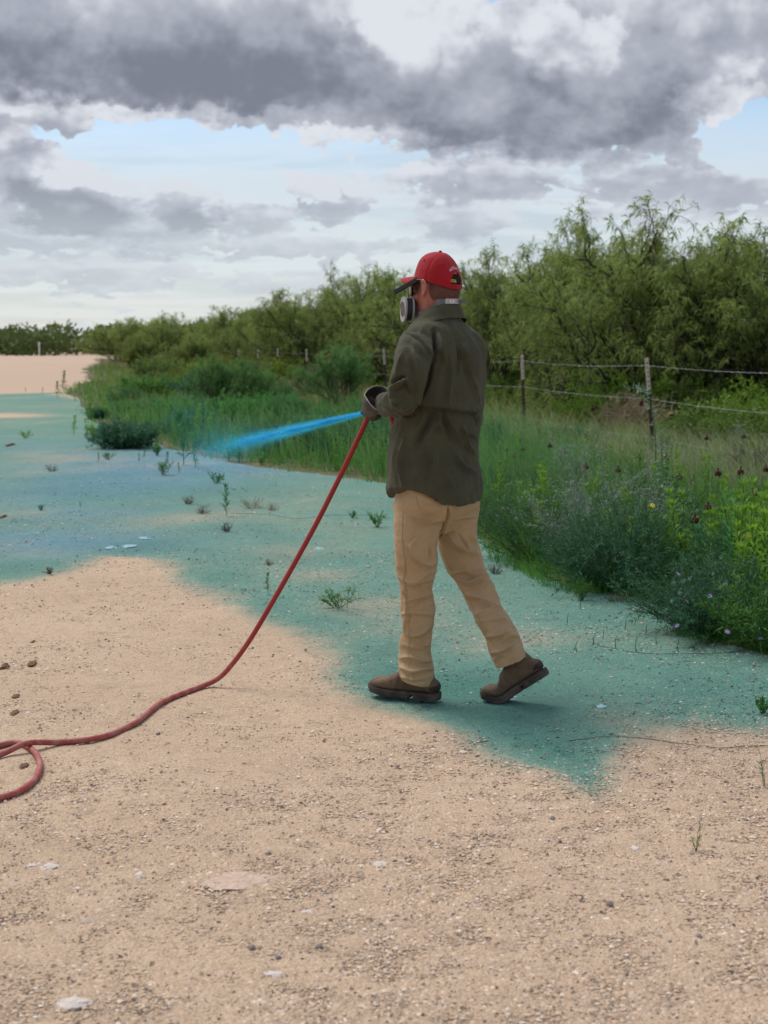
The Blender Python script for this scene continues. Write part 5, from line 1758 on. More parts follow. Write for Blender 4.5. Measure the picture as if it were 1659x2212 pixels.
bd = MB()
bd.loft(densify([hring(.090, -.03, .03, .03), hring(.080, -.062, .062, .052), hring(.05, -.085, .085, .067), hring(.0, -.093, .093, .073), hring(-.04, -.092, .096, .075), hring(-.07, -.080, .098, .070), hring(-.10, -.062, .094, .064), hring(-.125, -.045, .088, .055), hring(-.142, 0.0, .080, .040)], 3))
bd.loft(densify([hring(-.03, -.090, .03, .062), hring(-.07, -.086, .02, .060), hring(-.11, -.088, .018, .062), hring(-.15, -.098, .02, .070)], 2) + [ringT(912, 990, 690, 6.27, 0.8, k=32)])
bd.tube(np.array([hd(.092, 0, -.015), hd(.108, 0, -.045), hd(.118, 0, -.062), hd(.098, 0, -.072)]), np.array([.009, .012, .015, .010]), 10)     # nose
bd.ball(hd(.096, 0, -.098), (.012, .024, .007), 12, 8, HM)
bd.ball(hd(.096, 0, -.110), (.012, .021, .008), 12, 8, HM)
for s in (1, -1):
    bd.ball(hd(.088, s * .034, -.012), (.014, .024, .009), 12, 8, HM)          # brow
    bd.ball(hd(.070, s * .045, -.055), (.020, .022, .018), 12, 8, HM)          # cheek
    # ear: helix, lobe
    e0 = [(.024, .079, .002), (.004, .092, .010), (-.010, .094, -.006), (-.010, .092, -.024), (.002, .086, -.043), (.016, .079, -.050)]
    bd.tube(spline([hd(a, s * b_, c_) for a, b_, c_ in e0], 18), np.linspace(.0055, .0062, 18), 8)
    bd.ball(hd(.006, s * .080, -.018), (.016, .007, .028), 12, 8, HM)
    bd.ball(hd(.012, s * .080, -.046), (.009, .006, .010), 10, 8, HM)
bd.loft(scaled(trunk_d, 0.74)); bd.loft(scaled(densify(arm_l, 2), 0.50)); bd.loft(scaled(densify(arm_r, 2), 0.50))
bd.loft(scaled(densify(leg_l, 2), 0.66)); bd.loft(scaled(densify(leg_r, 2), 0.66))
me = fused(bd, 0.0042, 3, 'body')
child('body', me, M_SKIN)

# hair: cropped at the nape, a tuft under the brim
hr = bpy.data.materials.new('cropped_hair'); hr.use_nodes = True
t = NT(hr.node_tree); b = t.n['Principled BSDF']
tc = t.node('ShaderNodeTexCoord')
b.inputs['Base Color'].default_value = (0.045, 0.026, 0.018, 1); b.inputs['Roughness'].default_value = 0.8
tr = t.node('ShaderNodeBsdfTransparent'); mx = t.node('ShaderNodeMixShader')
t.l.new(b.outputs[0], mx.inputs[2]); t.l.new(tr.outputs[0], mx.inputs[1])
mx2 = t.m('ADD', t.m('MULTIPLY', t.smooth(t.noise(tc.outputs['Object'], 700, 3, 0.6), 0.40, 0.62), 0.35), 0.35)
t.l.new(mx2, mx.inputs[0])
t.l.new(mx.outputs[0], t.n['Material Output'].inputs['Surface'])


def hair_ring(z, x0, x1, w, g):
    t_ = np.linspace(math.radians(98), math.radians(262), 30)
    ca = np.cos(t_); sa = np.sin(t_); n_ = 2.15
    xx = (x0 + x1) / 2 + ((x1 - x0) / 2 + g) * np.sign(ca) * np.abs(ca) ** (2 / n_)
    yy = (w + g) * np.sign(sa) * np.abs(sa) ** (2 / n_)
    return HC + np.stack([xx, yy, np.full(30, z)], 1) @ HM.T


hrs = [hair_ring(.02, -.089, .089, .070, .0025), hair_ring(0, -.093, .093, .073, .0025), hair_ring(-.02, -.0925, .095, .074, .003), hair_ring(-.04, -.093, .096, .075, .003), hair_ring(-.058, -.0885, .08, .0695, .0025), hair_ring(-.068, -.0865, .06, .066, .002)]
hv = np.concatenate(hrs); k = 30
hf = [(i * k + j, i * k + j + 1, (i + 1) * k + j + 1, (i + 1) * k + j) for i in range(5) for j in range(k - 1)]
hair = child('hair', mesh_np('hair', hv, hf, smooth=True), hr)
M_HAIR = principled('brown_hair', (0.07, 0.038, 0.02), 0.6, var=0.4, vscale=100)
tm = MB(); hrng = np.random.default_rng(4)
for k in range(90):
    b0 = hd(.088 + .008 * hrng.random(), (hrng.random() * 2 - 1) * .06, .012)
    tm.tube(np.array([b0, b0 + HM @ np.array([.008, .004 * hrng.normal(), -.010]), b0 + HM @ np.array([.012 + .006 * hrng.random(), .008 * hrng.normal(), -.022])]), np.array([.0016, .0013, .0004]), 3)
for k in range(60):   # sideburns
    for s in (1, -1):
        b0 = hd(.042 + .016 * hrng.random(), s * (.076), .005 - .03 * hrng.random())
        tm.tube(np.array([b0, b0 + HM @ np.array([.003 * hrng.normal(), s * .003, -.012])]), np.array([.0018, .0008]), 3)
child('fringe', tm.mesh('fringe'), M_HAIR, hair)['kind'] = 'stuff'
# eyes
for s in (1, -1):
    eo = child('eye', MB().ball(hd(.083, s * .033, -.028), .0125, 12, 8).mesh('eye', True), principled('eye_white', (0.75, 0.72, 0.68), 0.2))
    child('iris', MB().ball(hd(.0925, s * .034, -.028), .0058, 10, 8).mesh('iris', True), principled('brown_iris', (0.06, 0.03, 0.015), 0.15), eo)

# ---- cap
CT = R(13)
CM = HM @ np.array([[math.cos(CT), 0, -math.sin(CT)], [0, 1, 0], [math.sin(CT), 0, math.cos(CT)]])
CC = hd(-.003, 0, .0)


def capp(th, t_, g=0.0):
    """point on the crown: th from front, t_ height 0..1"""
    th = np.asarray(th, float); t_ = np.asarray(t_, float)
    pr = (1 - np.clip(t_, 0, 1) ** (2.45 + 1.15 * np.cos(th))) ** (1 / (1.9 + 0.35 * np.cos(th)))
    a = (.1045 + g) * pr; b_ = (.0865 + g) * pr
    z = (.123 + g) * t_ - .004 * np.cos(2 * th) * (1 - t_)
    q = np.stack([a * np.cos(th), b_ * np.sin(th), z], -1)
    return CC + q @ CM.T


TH, TT = 180, 60
th = np.arange(TH) / TH * 2 * math.pi
tt = np.linspace(0, 1, TT) ** 0.9
vv = np.concatenate([capp(th, np.full(TH, q)) for q in tt[:-1]] + [capp(np.array([0.0]), np.array([1.0]))])
ff = []
for i in range(TT - 2):
    for j in range(TH):
        tc_ = (th[j] + th[(j + 1) % TH] + (2 * math.pi if j == TH - 1 else 0)) / 2 - math.pi
        tz = (tt[i] + tt[i + 1]) / 2
        if abs(tc_) < 0.50 and tz > 0.14 and tz < 0.14 + 0.36 * math.sqrt(max(0, 1 - (tc_ / 0.50) ** 2)):
            continue
        ff.append((i * TH + j, i * TH + (j + 1) % TH, (i + 1) * TH + (j + 1) % TH, (i + 1) * TH + j))
top_i = (TT - 1) * TH
for j in range(TH):
    ff.append(((TT - 2) * TH + j, (TT - 2) * TH + (j + 1) % TH, top_i))
cme = mesh_np('crown', vv, ff, smooth=True)
v, n = get_v(cme)
seam = np.zeros(len(v))
tha = np.concatenate([np.tile(th, TT - 1), [0]])
for k in range(6):
    d_ = np.abs((tha - (k + 0.5) * math.pi / 3 + math.pi) % (2 * math.pi) - math.pi)
    seam -= 0.0016 * np.exp(-(d_ / 0.045) ** 2)
v += n * (seam + 0.0022 * fbm(v * 32, 2))[:, None]
set_v(cme, v)
cap_root = child('cap', cme, M_CAP)
sd_ = cap_root.modifiers.new('s', 'SOLIDIFY'); sd_.thickness = 0.0025; sd_.offset = -1
# brim
bv, bf = [], []
na, nr = 25, 7
for i in range(na):
    a = R(-62) + R(124) * i / (na - 1)
    for j in range(nr):
        q = j / (nr - 1)
        base_ = np.array([.1045 * math.cos(a), .0865 * math.sin(a), .003])
        ext = .068 * (math.cos(a * 1.35) ** 0.55 if abs(a) < R(66) else 0) * q
        x_ = base_ + np.array([ext * (0.85 + 0.15 * math.cos(a)), math.sin(a) * ext * 0.15, 0])
        x_[2] += -0.012 * (x_[1] / .08) ** 2 * q - 0.016 * q - 0.006 * q * q
        bv.append(CC + CM @ x_)
bf = [(i * nr + j, (i + 1) * nr + j, (i + 1) * nr + j + 1, i * nr + j + 1) for i in range(na - 1) for j in range(nr - 1)]
bro = child('brim', mesh_np('brim', bv, bf, smooth=True), M_CAP, cap_root)
md = bro.modifiers.new('s', 'SOLIDIFY'); md.thickness = 0.004
child('button', MB().ball(capp(0.0, 0.995), (.0075, .0075, .0065), 12, 8, CM).mesh('button', True), M_CAP, cap_root)
eb = MB()
for k in range(6):
    eb.ball(capp(k * math.pi / 3 + 0.05, 0.66, .0005), .0032, 8, 6)
child('eyelet', eb.mesh('eyelet', True), principled('dark_red_thread', (0.20, 0.006, 0.010), 0.8), cap_root)
# dark lining seen through the opening at the back, with its yellow label
lt = np.linspace(math.pi - 0.56, math.pi + 0.56, 15)
lv_ = np.concatenate([capp(lt, np.full(15, q), -.0032) for q in np.linspace(0.10, 0.62, 8)])
lf_ = [(i * 15 + j, i * 15 + j + 1, (i + 1) * 15 + j + 1, (i + 1) * 15 + j) for i in range(7) for j in range(14)]
lin = child('lining', mesh_np('lining', lv_, lf_, smooth=True), principled('black_lining', (0.010, 0.009, 0.009), 0.9, var=0.3, vscale=80), cap_root)
yt = np.linspace(math.pi - 0.50, math.pi - 0.12, 6)
yv = np.concatenate([capp(yt, np.full(6, q), -.0022) for q in (0.20, 0.245, 0.29)])
child('yellow_label', mesh_np('yellow_label', yv, [(i * 6 + j, i * 6 + j + 1, (i + 1) * 6 + j + 1, (i + 1) * 6 + j) for i in range(2) for j in range(5)]), principled('yellow_thread', (0.60, 0.40, 0.04), 0.8, var=0.3, vscale=200), cap_root)


def cap_text(txt, th0, th1, tz0, arc, h_, mat, name, g=.001):
    """embroidered letters laid on the crown"""
    cu = bpy.data.curves.new('txt', 'FONT'); cu.body = txt; cu.size = 1.0
    o = bpy.data.objects.new('txt', cu); COL.objects.link(o)
    m_ = bpy.data.meshes.new_from_object(o.evaluated_get(bpy.context.evaluated_depsgraph_get()))
    bpy.data.objects.remove(o); bpy.data.curves.remove(cu)
    v_ = np.empty(len(m_.vertices) * 3, np.float32); m_.vertices.foreach_get('co', v_); v_ = v_.reshape(-1, 3).astype(float)
    u = (v_[:, 0] - v_[:, 0].min()) / (np.ptp(v_[:, 0]) + 1e-9)
    w_ = (v_[:, 1] - v_[:, 1].min()) / (np.ptp(v_[:, 1]) + 1e-9)
    q = capp(th0 + (th1 - th0) * u, tz0 + arc * (1 - (2 * u - 1) ** 2) + h_ * w_, g)
    set_v(m_, q); m_.name = name
    m_.polygons.foreach_set('use_smooth', np.zeros(len(m_.polygons), bool))
    o = child(name, m_, mat, cap_root)
    return o


cap_text('432-550-9721', math.pi - 0.56, math.pi + 0.56, 0.47, 0.11, 0.085, principled('white_thread', (0.78, 0.70, 0.72), 0.8), 'phone_number')
cap_text('WALT', math.pi - 0.46, math.pi - 0.16, 0.215, 0.0, 0.06, principled('black_thread', (0.02, 0.015, 0.01), 0.8), 'label_lettering', -.0016)

# ---- glasses: black bar at the temple, amber lens
gl = empty('glasses'); gl.parent = person; gl.matrix_parent_inverse = Matrix.Translation(-Vector(PL))
M_BLK = principled('black_plastic', (0.008, 0.008, 0.009), 0.45, spec=0.4)
for s in (1, -1):
    a0, a1 = hd(.040, s * .082, .014), hd(.150, s * .086, -.036)
    ax = unit(a1 - a0); wv_ = HL * s; up_ = np.cross(ax, wv_) * (1 if s > 0 else -1)
    rt = np.stack([ax, wv_, np.cross(ax, wv_)], 1)
    m_ = MB().box((a0 + a1) / 2, (np.linalg.norm(a1 - a0), .007, .019), rt)
    bo_ = child('temple_bar', m_.mesh('temple_bar'), M_BLK, gl)
    bv_ = bo_.modifiers.new('b', 'BEVEL'); bv_.width = 0.002; bv_.segments = 2
    child('ear_piece', MB().tube(spline([hd(.045, s * .083, .012), hd(.02, s * .085, .010), hd(-.012, s * .084, .0)], 8), .004, 8).mesh('ear_piece', True), M_BLK, gl)
lens_m = principled('amber_lens', (0.16, 0.055, 0.012), 0.12, spec=0.6)
la = np.linspace(R(-72), R(72), 21)
lv_ = np.concatenate([np.array([hd(.050 + .058 * math.cos(a), .080 * math.sin(a) / math.sin(R(72)), z_ ) for a in la]) for z_ in (-.006, -.020, -.036, -.050)])
lo = child('lens', mesh_np('lens', lv_, [(i * 21 + j, i * 21 + j + 1, (i + 1) * 21 + j + 1, (i + 1) * 21 + j) for i in range(3) for j in range(20)], smooth=True), lens_m, gl)
md = lo.modifiers.new('s', 'SOLIDIFY'); md.thickness = 0.003

# ---- respirator
rs = empty('respirator'); rs.parent = person; rs.matrix_parent_inverse = Matrix.Translation(-Vector(PL))
M_GREY = principled('grey_rubber', (0.16, 0.17, 0.18), 0.6, var=0.2, vscale=60)
M_LGREY = principled('pale_grey_plastic', (0.34, 0.35, 0.33), 0.5, var=0.12, vscale=60)
M_WHT = principled('white_label', (0.80, 0.80, 0.84), 0.6)
fm = MB(); fm.ball(hd(.100, 0, -.088), (.036, .046, .050), 18, 12, HM); fm.ball(hd(.128, 0, -.100), (.018, .024, .022), 14, 10, HM)
child('facepiece', fused(fm, 0.004, 3, 'facepiece'), M_GREY, rs)
for s in (1, -1):
    c0 = hd(.092, s * .062, -.104)
    nrm = unit(HM @ np.array([.62, s * 1.0, .04])) if s < 0 else unit(np.array([-.955, -.27, .03]))
    upv = unit(np.array([-.04, 0, 1.0]) - nrm * (np.array([-.04, 0, 1.0]) @ nrm)); sdv = np.cross(upv, nrm)

    def disc(rx, ry, d0, d1, k=36, n=2.6):
        a = np.arange(k) / k * 2 * math.pi
        ca = np.sign(np.cos(a)) * np.abs(np.cos(a)) ** (2 / n); sa = np.sign(np.sin(a)) * np.abs(np.sin(a)) ** (2 / n)
        sh_ = 1 - 0.10 * (sa < 0) * np.abs(sa)
        r0 = c0 + (rx * ca * sh_)[:, None] * sdv + (ry * sa)[:, None] * upv
        return MB().loft([r0 + nrm * d0, r0 + nrm * d1])
    cart = child('cartridge', disc(.036, .046, -.004, .022).mesh('cartridge'), principled('black_cartridge', (0.02, 0.02, 0.022), 0.5), rs)
    child('cartridge_rim', disc(.040, .050, .021, .029).mesh('cartridge_rim'), M_LGREY, cart)
    child('cartridge_rim', disc(.039, .049, -.009, -.003).mesh('cartridge_rim'), M_LGREY, cart)
    fl = MB()
    for q in np.linspace(-.026, .026, 4):
        hh_ = .046 * math.sqrt(max(0.05, 1 - (q / .042) ** 2)) * 0.82
        fl.tube(np.array([c0 + nrm * .0292 + sdv * q * 0.9 - upv * hh_ * .8 + sdv * .010, c0 + nrm * .0292 + sdv * q * 0.9 + upv * hh_ * .8 - sdv * .010]), .0026, 6)
    child('filter_slot', fl.mesh('filter_slot'), principled('brown_slot', (0.13, 0.07, 0.06), 0.8), cart)
    # printed white patch on the rim side
    a = R(115)
    pt = []
    for aa in np.linspace(R(25), R(62), 5):
        for dd_ in (.001, .019):
            ca = math.cos(aa) ** (2 / 2.6); sa = math.sin(aa) ** (2 / 2.6)
            pt.append(c0 + sdv * (-.0368 if s > 0 else .0368) * ca + upv * .0468 * sa + nrm * dd_)
    child('label_patch', mesh_np('label_patch', pt, [(2 * i, 2 * i + 1, 2 * i + 3, 2 * i + 2) for i in range(4)]), M_WHT, cart)
    # harness arm rising in front of the lens
    child('harness_arm', MB().tube(spline([hd(.118, s * .036, -.070), hd(.126, s * .030, -.045), hd(.128, s * .028, -.018)], 8), np.linspace(.007, .006, 8), 8, flat=0.5).mesh('harness_arm', True), M_LGREY, rs)


def strap(pts, wd, th_, name, mat, par):
    """flat band along points; width upright"""
    q = spline(np.array(pts), 24)
    tg = unit(np.gradient(q, axis=0))
    up_ = unit(np.array([0, 0, 1.0]) - tg * tg[:, 2:3])
    nn = np.cross(tg, up_)
    rings = []
    for i in range(len(q)):
        rings.append(np.array([q[i] + up_[i] * wd / 2 + nn[i] * th_ / 2, q[i] - up_[i] * wd / 2 + nn[i] * th_ / 2, q[i] - up_[i] * wd / 2 - nn[i] * th_ / 2, q[i] + up_[i] * wd / 2 - nn[i] * th_ / 2]))
    return child(name, MB().loft(rings).mesh(name), mat, par)


def neck_pt(deg, z, g=.004):
    a = math.radians(deg)
    return hd(-.034 + (.056 + g) * math.cos(a), (.063 + g) * math.sin(a), z)


strap([neck_pt(d_, -.074) for d_ in (98, 112, 126, 140)], .017, .004, 'neck_strap', M_GREY, rs)
strap([neck_pt(d_, -.073, .006) for d_ in (132, 150, 168, 186)], .020, .004, 'clear_buckle', principled('clear_buckle', (0.52, 0.46, 0.48), 0.25, spec=0.5, var=0.3, vscale=90), rs)
strap([neck_pt(d_, -.074) for d_ in (184, 215, 250, 275)], .015, .004, 'neck_strap', M_GREY, rs)
strap([neck_pt(178, -.072, .008), P(990, 651, 6.24), P(1006, 651, 6.22)], .013, .003, 'strap_tail', M_GREY, rs)
strap([neck_pt(122, -.080, .007), neck_pt(100, -.094, .010), hd(-.005, .070, -.108), hd(.04, .066, -.122)], .015, .004, 'lower_strap', M_GREY, rs)
lt_ = MB()
for q in (150, 160):
    lt_.tube(np.array([neck_pt(q, -.079, .009), neck_pt(q, -.067, .009)]), .002, 6)
child('buckle_mark', lt_.mesh('buckle_mark'), M_WHT, rs)

# ---- boots
def boot(name, heel_pt, fwd, flex, label=None):
    fwd = unit(np.array([fwd[0], fwd[1], 0.0])); lf = np.array([-fwd[1], fwd[0], 0])
    Mx = np.stack([fwd, lf, np.array([0, 0, 1.0])], 1)

    def place(v_):
        v_ = np.array(v_, float)
        if flex:
            bx, bz = 0.225, 0.012
            w_ = 1 - sstep(v_[:, 0], 0.16, 0.27)
            a = flex * w_
            x_ = v_[:, 0] - bx; z_ = v_[:, 2] - bz
            v_[:, 0], v_[:, 2] = bx + x_ * np.cos(a) + z_ * np.sin(a), bz - x_ * np.sin(a) + z_ * np.cos(a)
        return heel_pt + v_ @ Mx.T

    k = 24
    a = np.arange(k) / k * 2 * math.pi

    def sec(x, hw, z0, z1):
        ca = np.sign(np.cos(a)) * np.abs(np.cos(a)) ** (2 / 2.6); sa = np.sign(np.sin(a)) * np.abs(np.sin(a)) ** (2 / 2.3)
        return np.stack([np.full(k, x), hw * ca, (z0 + z1) / 2 + (z1 - z0) / 2 * sa], 1)

    def sh(z, xc, rx, ry):
        return np.stack([xc + rx * np.cos(a), ry * np.sin(a), np.full(k, z)], 1)
    up = MB()
    up.loft(densify([sec(.004, .022, .034, .072), sec(.018, .034, .028, .082), sec(.06, .037, .027, .112), sec(.11, .040, .026, .126), sec(.15, .043, .025, .114), sec(.20, .046, .024, .092), sec(.25, .047, .025, .075), sec(.285, .041, .028, .069), sec(.302, .028, .031, .060), sec(.309, .012, .036, .050)], 3))
    up.loft(densify([sh(.05, .072, .056, .036), sh(.09, .078, .056, .038), sh(.12, .082, .052, .038), sh(.16, .084, .046, .036)], 3))
    me = fused(up, 0.0042, 3, 'boot')
    v_, n_ = get_v(me)
    d_ = 0.003 * fbm(v_ * 30 + 5, 3) + 0.0022 * np.sin(v_[:, 0] * 190) * np.exp(-((v_[:, 0] - 0.165) / 0.04) ** 2) * (v_[:, 2] > 0.05)
    set_v(me, place(v_ + n_ * d_[:, None]))
    bt = child(name, me, M_BOOT)
    # sole outline
    def outl(g):
        xs = np.array([0.0, .012, .05, .10, .15, .20, .25, .285, .305, .314]); ws = np.array([.020, .034, .040, .036, .041, .049, .051, .044, .030, .012]) + g
        xs = np.where(xs < .1, xs - g, xs + g)
        return np.concatenate([np.stack([xs, ws], 1), np.stack([xs[::-1], -ws[::-1]], 1)])
    so = MB()
    o1 = outl(.001)
    spring = lambda x_: 0.012 * sstep(x_, .22, .314)
    so.loft(densify([np.stack([o1[:, 0], o1[:, 1], np.full(20, z_) + spring(o1[:, 0])], 1) for z_ in (.018, .024, .031)], 2))
    fo = outl(-.001); fo = fo[(fo[:, 0] > .13)]
    fo = np.concatenate([[[.118, .036]], fo, [[.118, -.036]]])
    so.loft([np.stack([fo[:, 0] + (0.008 if z_ < .01 else 0) * (fo[:, 0] < .13), fo[:, 1] * (1 if z_ > .01 else .97), np.full(len(fo), z_) + spring(fo[:, 0])], 1) for z_ in (.004, .011, .0185)])
    me = so.mesh('sole')
    import bmesh as _b
    bm = _b.new(); bm.from_mesh(me)
    _b.ops.triangulate(bm, faces=[f for f in bm.faces if len(f.verts) > 4]); _b.ops.subdivide_edges(bm, edges=[e for e in bm.edges if e.calc_length() > 0.03], cuts=3, use_grid_fill=False)
    bm.to_mesh(me); bm.free()
    v_, n_ = get_v(me); set_v(me, place(v_))
    so_o = child('sole', me, M_SOLE, bt)
    hb_ = MB()
    hl = o1[(o1[:, 0] < .105)]
    hl = np.concatenate([o1[:4], [[.095, .036]], [[.095, -.036]], o1[-4:]]) * np.array([1, 1.0])
    hb_.loft([np.stack([hl[:, 0] + (0.0 if z_ else 0.004), hl[:, 1] * (1 if z_ else .97), np.full(len(hl), z_)], 1) for z_ in (0.0, .010, .0185)])
    me = hb_.mesh('heel'); v_, n_ = get_v(me); set_v(me, place(v_))
    child('heel', me, M_SOLE, bt)
    tl_ = MB()
    for q in np.linspace(.132, .29, 12):
        tl_.box((q, 0,   .0035 + .012 * float(sstep(np.array([q]), .22, .314)[0])), (.0085, .080 - .30 * max(0, q - .25), .007))
    me = tl_.mesh('tread'); v_, n_ = get_v(me); set_v(me, place(v_))
    tr_o = child('tread', me, M_SOLE, bt)
    # dark heel counter
    hc = MB().loft(densify([sec(.003, .0228, .036, .068), sec(.014, .0338, .034, .074), sec(.030, .0366, .033, .070)], 3))
    me = hc.mesh('heel_counter', True); v_, n_ = get_v(me); set_v(me, place(v_))
    child('heel_counter', me, principled('dark_counter', (0.045, 0.028, 0.022), 0.8, var=0.3, vscale=30), bt)
    return bt


hp = G(941, 1519); tp = G(797, 1503)
fdir = unit((tp - hp) * np.array([1, 1, 0]))
lf_ = np.array([-fdir[1], fdir[0], 0])
boot('boot', hp - lf_ * 0.036 + np.array([0, 0, 0.004]), fdir, 0.0)
tr_pt = G(1036, 1514)
fd2 = unit(np.array([-0.93, 0.36, 0]))
lf2 = np.array([-fd2[1], fd2[0], 0])
boot('boot', tr_pt - fd2 * 0.314 - lf2 * 0.02 + np.array([0, 0, -0.004]), fd2, R(35))

# ---- hose, drawn first as a path so that the hands can close on it
hand = P(801, 883, 6.33)
hose_pts = []
for px_, py_ in [(-900, 1700), (-600, 1745), (-300, 1762), (-90, 1750), (0, 1734), (45, 1718), (76, 1692), (87, 1662), (72, 1632), (38, 1614), (0, 1619), (-55, 1630), (-140, 1636), (-215, 1650), (-150, 1668), (-60, 1654), (0, 1640), (60, 1628), (130, 1613), (220, 1602), (290, 1568), (345, 1525), (395, 1502), (440, 1485)]:
    g = G(px_, py_); g[2] = gz(g[0], g[1]) + 0.012
    if 10 < px_ < 110 and 1620 < py_ < 1632 and len(hose_pts) > 12: g[2] += 0.020
    hose_pts.append(g)
for px_, py_, Y_ in [(476, 1462, 6.44), (510, 1424, 6.43), (545, 1374, 6.42), (590, 1298, 6.41), (640, 1210, 6.40), (690, 1118, 6.39), (735, 1028, 6.37), (770, 955, 6.35), (794, 903, 6.335), (803, 880, 6.34), (814, 868, 6.40), (832, 876, 6.47), (846, 902, 6.50), (852, 932, 6.50), (862, 965, 6.50), (885, 972, 6.50), (893, 935, 6.53), (896, 905, 6.55)]:
    hose_pts.append(P(px_, py_, Y_))
hose_c = spline(np.array(hose_pts), 460)
hose_e = empty('hose', tuple(hose_pts[7] * np.array([1, 1, 0])))
hm = bpy.data.materials.new('red_rubber_hose'); hm.use_nodes = True
t = NT(hm.node_tree); b = t.n['Principled BSDF']
tc = t.node('ShaderNodeTexCoord'); geo = t.node('ShaderNodeNewGeometry')
sp = t.node('ShaderNodeSeparateXYZ'); t.l.new(geo.outputs['Position'], sp.inputs[0])
dust = t.smooth(sp.outputs[2], 0.30, 0.0)          # the length that drags on the ground is dusty
nz = t.smooth(t.noise(tc.outputs['Object'], 24, 5, 0.65), 0.35, 0.7)
c = t.mix(t.noise(tc.outputs['Object'], 60, 4), (0.36, 0.035, 0.030), (0.27, 0.022, 0.022))
c = t.mix(t.m('MULTIPLY', dust, t.m('ADD', 0.12, t.m('MULTIPLY', nz, 0.50))), c, (0.42, 0.24, 0.20))
t.l.new(c, b.inputs['Base Color']); b.inputs['Roughness'].default_value = 0.6; b.inputs['Specular IOR Level'].default_value = 0.35
o_ = MB().tube(hose_c, 0.0108, 12).build('tube', hm, hose_e, True); o_.matrix_parent_inverse = Matrix.Translation(-hose_e.location)
tag(hose_e, 'long red rubber hose looping on the ground and rising to the gloved hand', 'hose')

# ---- gloves
def fist(c, ax, palm_dir, name):
    """hand closed round the hose: palm, four curled fingers, thumb"""
    ax = unit(ax); pd = unit(palm_dir - ax * (palm_dir @ ax)); sd = np.cross(ax, pd)
    m_ = MB()
    m_.ball(c + pd * .030, (.042, .024, .040), 14, 10, np.stack([ax, pd, sd], 1))
    for i, (o_, L) in enumerate([(.032, 230), (.011, 245), (-.010, 240), (-.030, 215)]):
        pts = []
        for q in np.linspace(0, 1, 9):
            an = math.radians(-10 + L * q)
            rr = .0245 + .004 * math.sin(q * 9)
            pts.append(c + ax * (o_ + .004 * q) + rr * (pd * math.cos(an) + sd * math.sin(an)))
        m_.tube(np.array(pts), np.linspace(.0115, .0088, 9), 10)
        m_.ball(pts[0], .0125, 10, 8); m_.ball(pts[4], .0112, 10, 8); m_.ball(pts[-1], .009, 10, 8)
    tpts = [c + ax * .030 + pd * .030 - sd * .020, c + ax * .040 - sd * .034 + pd * .008, c + ax * .036 - sd * .030 - pd * .014, c + ax * .030 - sd * .014 - pd * .030]
    m_.tube(spline(tpts, 10), np.linspace(.0135, .0100, 10), 10)
    m_.ball(tpts[-1], .0102, 10, 8)
    me = fused(m_, 0.003, 2, name)
    v_, n_ = get_v(me); set_v(me, v_ + n_ * (0.003 * fbm(v_ * 45, 3))[:, None])
    return child(name, me, M_GLOVE)


hax = unit(P(803, 880, 6.34) - P(770, 955, 6.35))
gl1 = fist(P(800, 884, 6.335), hax, np.array([0.75, -0.65, 0.15]), 'glove')
gl2 = fist(P(893, 935, 6.53), np.array([0.05, 0, 1.0]), np.array([0.6, 0.5, 0.0]), 'glove')
rim = np.array([P(*q) for q in [(787, 853, 6.24), (795, 842, 6.28), (808, 835, 6.33), (824, 835, 6.36), (838, 841, 6.35), (843, 853, 6.31), (840, 868, 6.26), (830, 881, 6.21), (816, 886, 6.19), (804, 878, 6.19), (795, 866, 6.20)]])
rim = spline(np.concatenate([rim, rim[:1]]), 37)[:-1]
wc = P(803, 884, 6.31)
wr_i = []
for i in range(36):
    d_ = rim[i] - rim.mean(0)
    wr_i.append(wc + d_ * 0.60)
wr_i = np.array(wr_i)
mid1 = wr_i * 0.5 + rim * 0.5 + (rim - rim.mean(0)) * 0.10
base_r = wc + (wr_i - wc) * 0.7 + unit(P(795, 892, 6.33) - wc) * 0.03
cf_ = MB().loft(densify([base_r, wr_i, mid1, rim], 3), cap=False).mesh('cuff', True)
v_, n_ = get_v(cf_); set_v(cf_, v_ + n_ * (0.007 * fbm(v_ * 24, 3))[:, None])
co = child('cuff', cf_, M_GLOVE, gl1)
md = co.modifiers.new('s', 'SOLIDIFY'); md.thickness = 0.0035; md.offset = 0
rm = MB().tube(np.concatenate([rim, rim[:1]]), .0026, 6, cap=False).mesh('cuff_binding', True)
child('cuff_binding', rm, principled('pale_binding', (0.34, 0.31, 0.25), 0.8, var=0.4, vscale=50), gl1)
# the frayed white thread on the sleeve
th_ = spline([P(862, 823, 6.0), P(865, 817, 6.0), P(868, 815, 6.0), P(871, 819, 6.0), P(874, 820, 6.0)], 20)
sv_, sn_ = get_v(shirt.data)
for i in range(20):
    pp = project(th_[i:i + 1])[0]
    k = np.argmin(((project(sv_) - pp) ** 2).sum(1) + 1e4 * (sv_[:, 1] > 6.12)); th_[i] = _P0(pp[0], pp[1], sv_[k, 1] - 0.006)
child('loose_thread', MB().tube(th_, .0018, 5).mesh('loose_thread', True), M_WHT, shirt)

# ---- nozzle and the blue spray
nz0 = P(788, 892, 6.32)
land = G(400, 985)
sdir = unit(land - nz0)
noz = MB().tube(np.array([nz0 - sdir * .035, nz0 - sdir * .005, nz0 + sdir * .004]), np.array([.008, .008, .005]), 10).build('nozzle', principled('brass_nozzle', (0.30, 0.20, 0.07), 0.35, metal=0.9), hose_e)
noz.matrix_parent_inverse = Matrix.Translation(-hose_e.location)
L_ = float(np.linalg.norm(land - nz0))
sp_e = bpy.data.objects.new('tmp', None)
sq = Vector(sdir).to_track_quat('Z', 'Y')


def spray_r(t_):
    return 0.009 + 0.18 * t_ ** 1.1


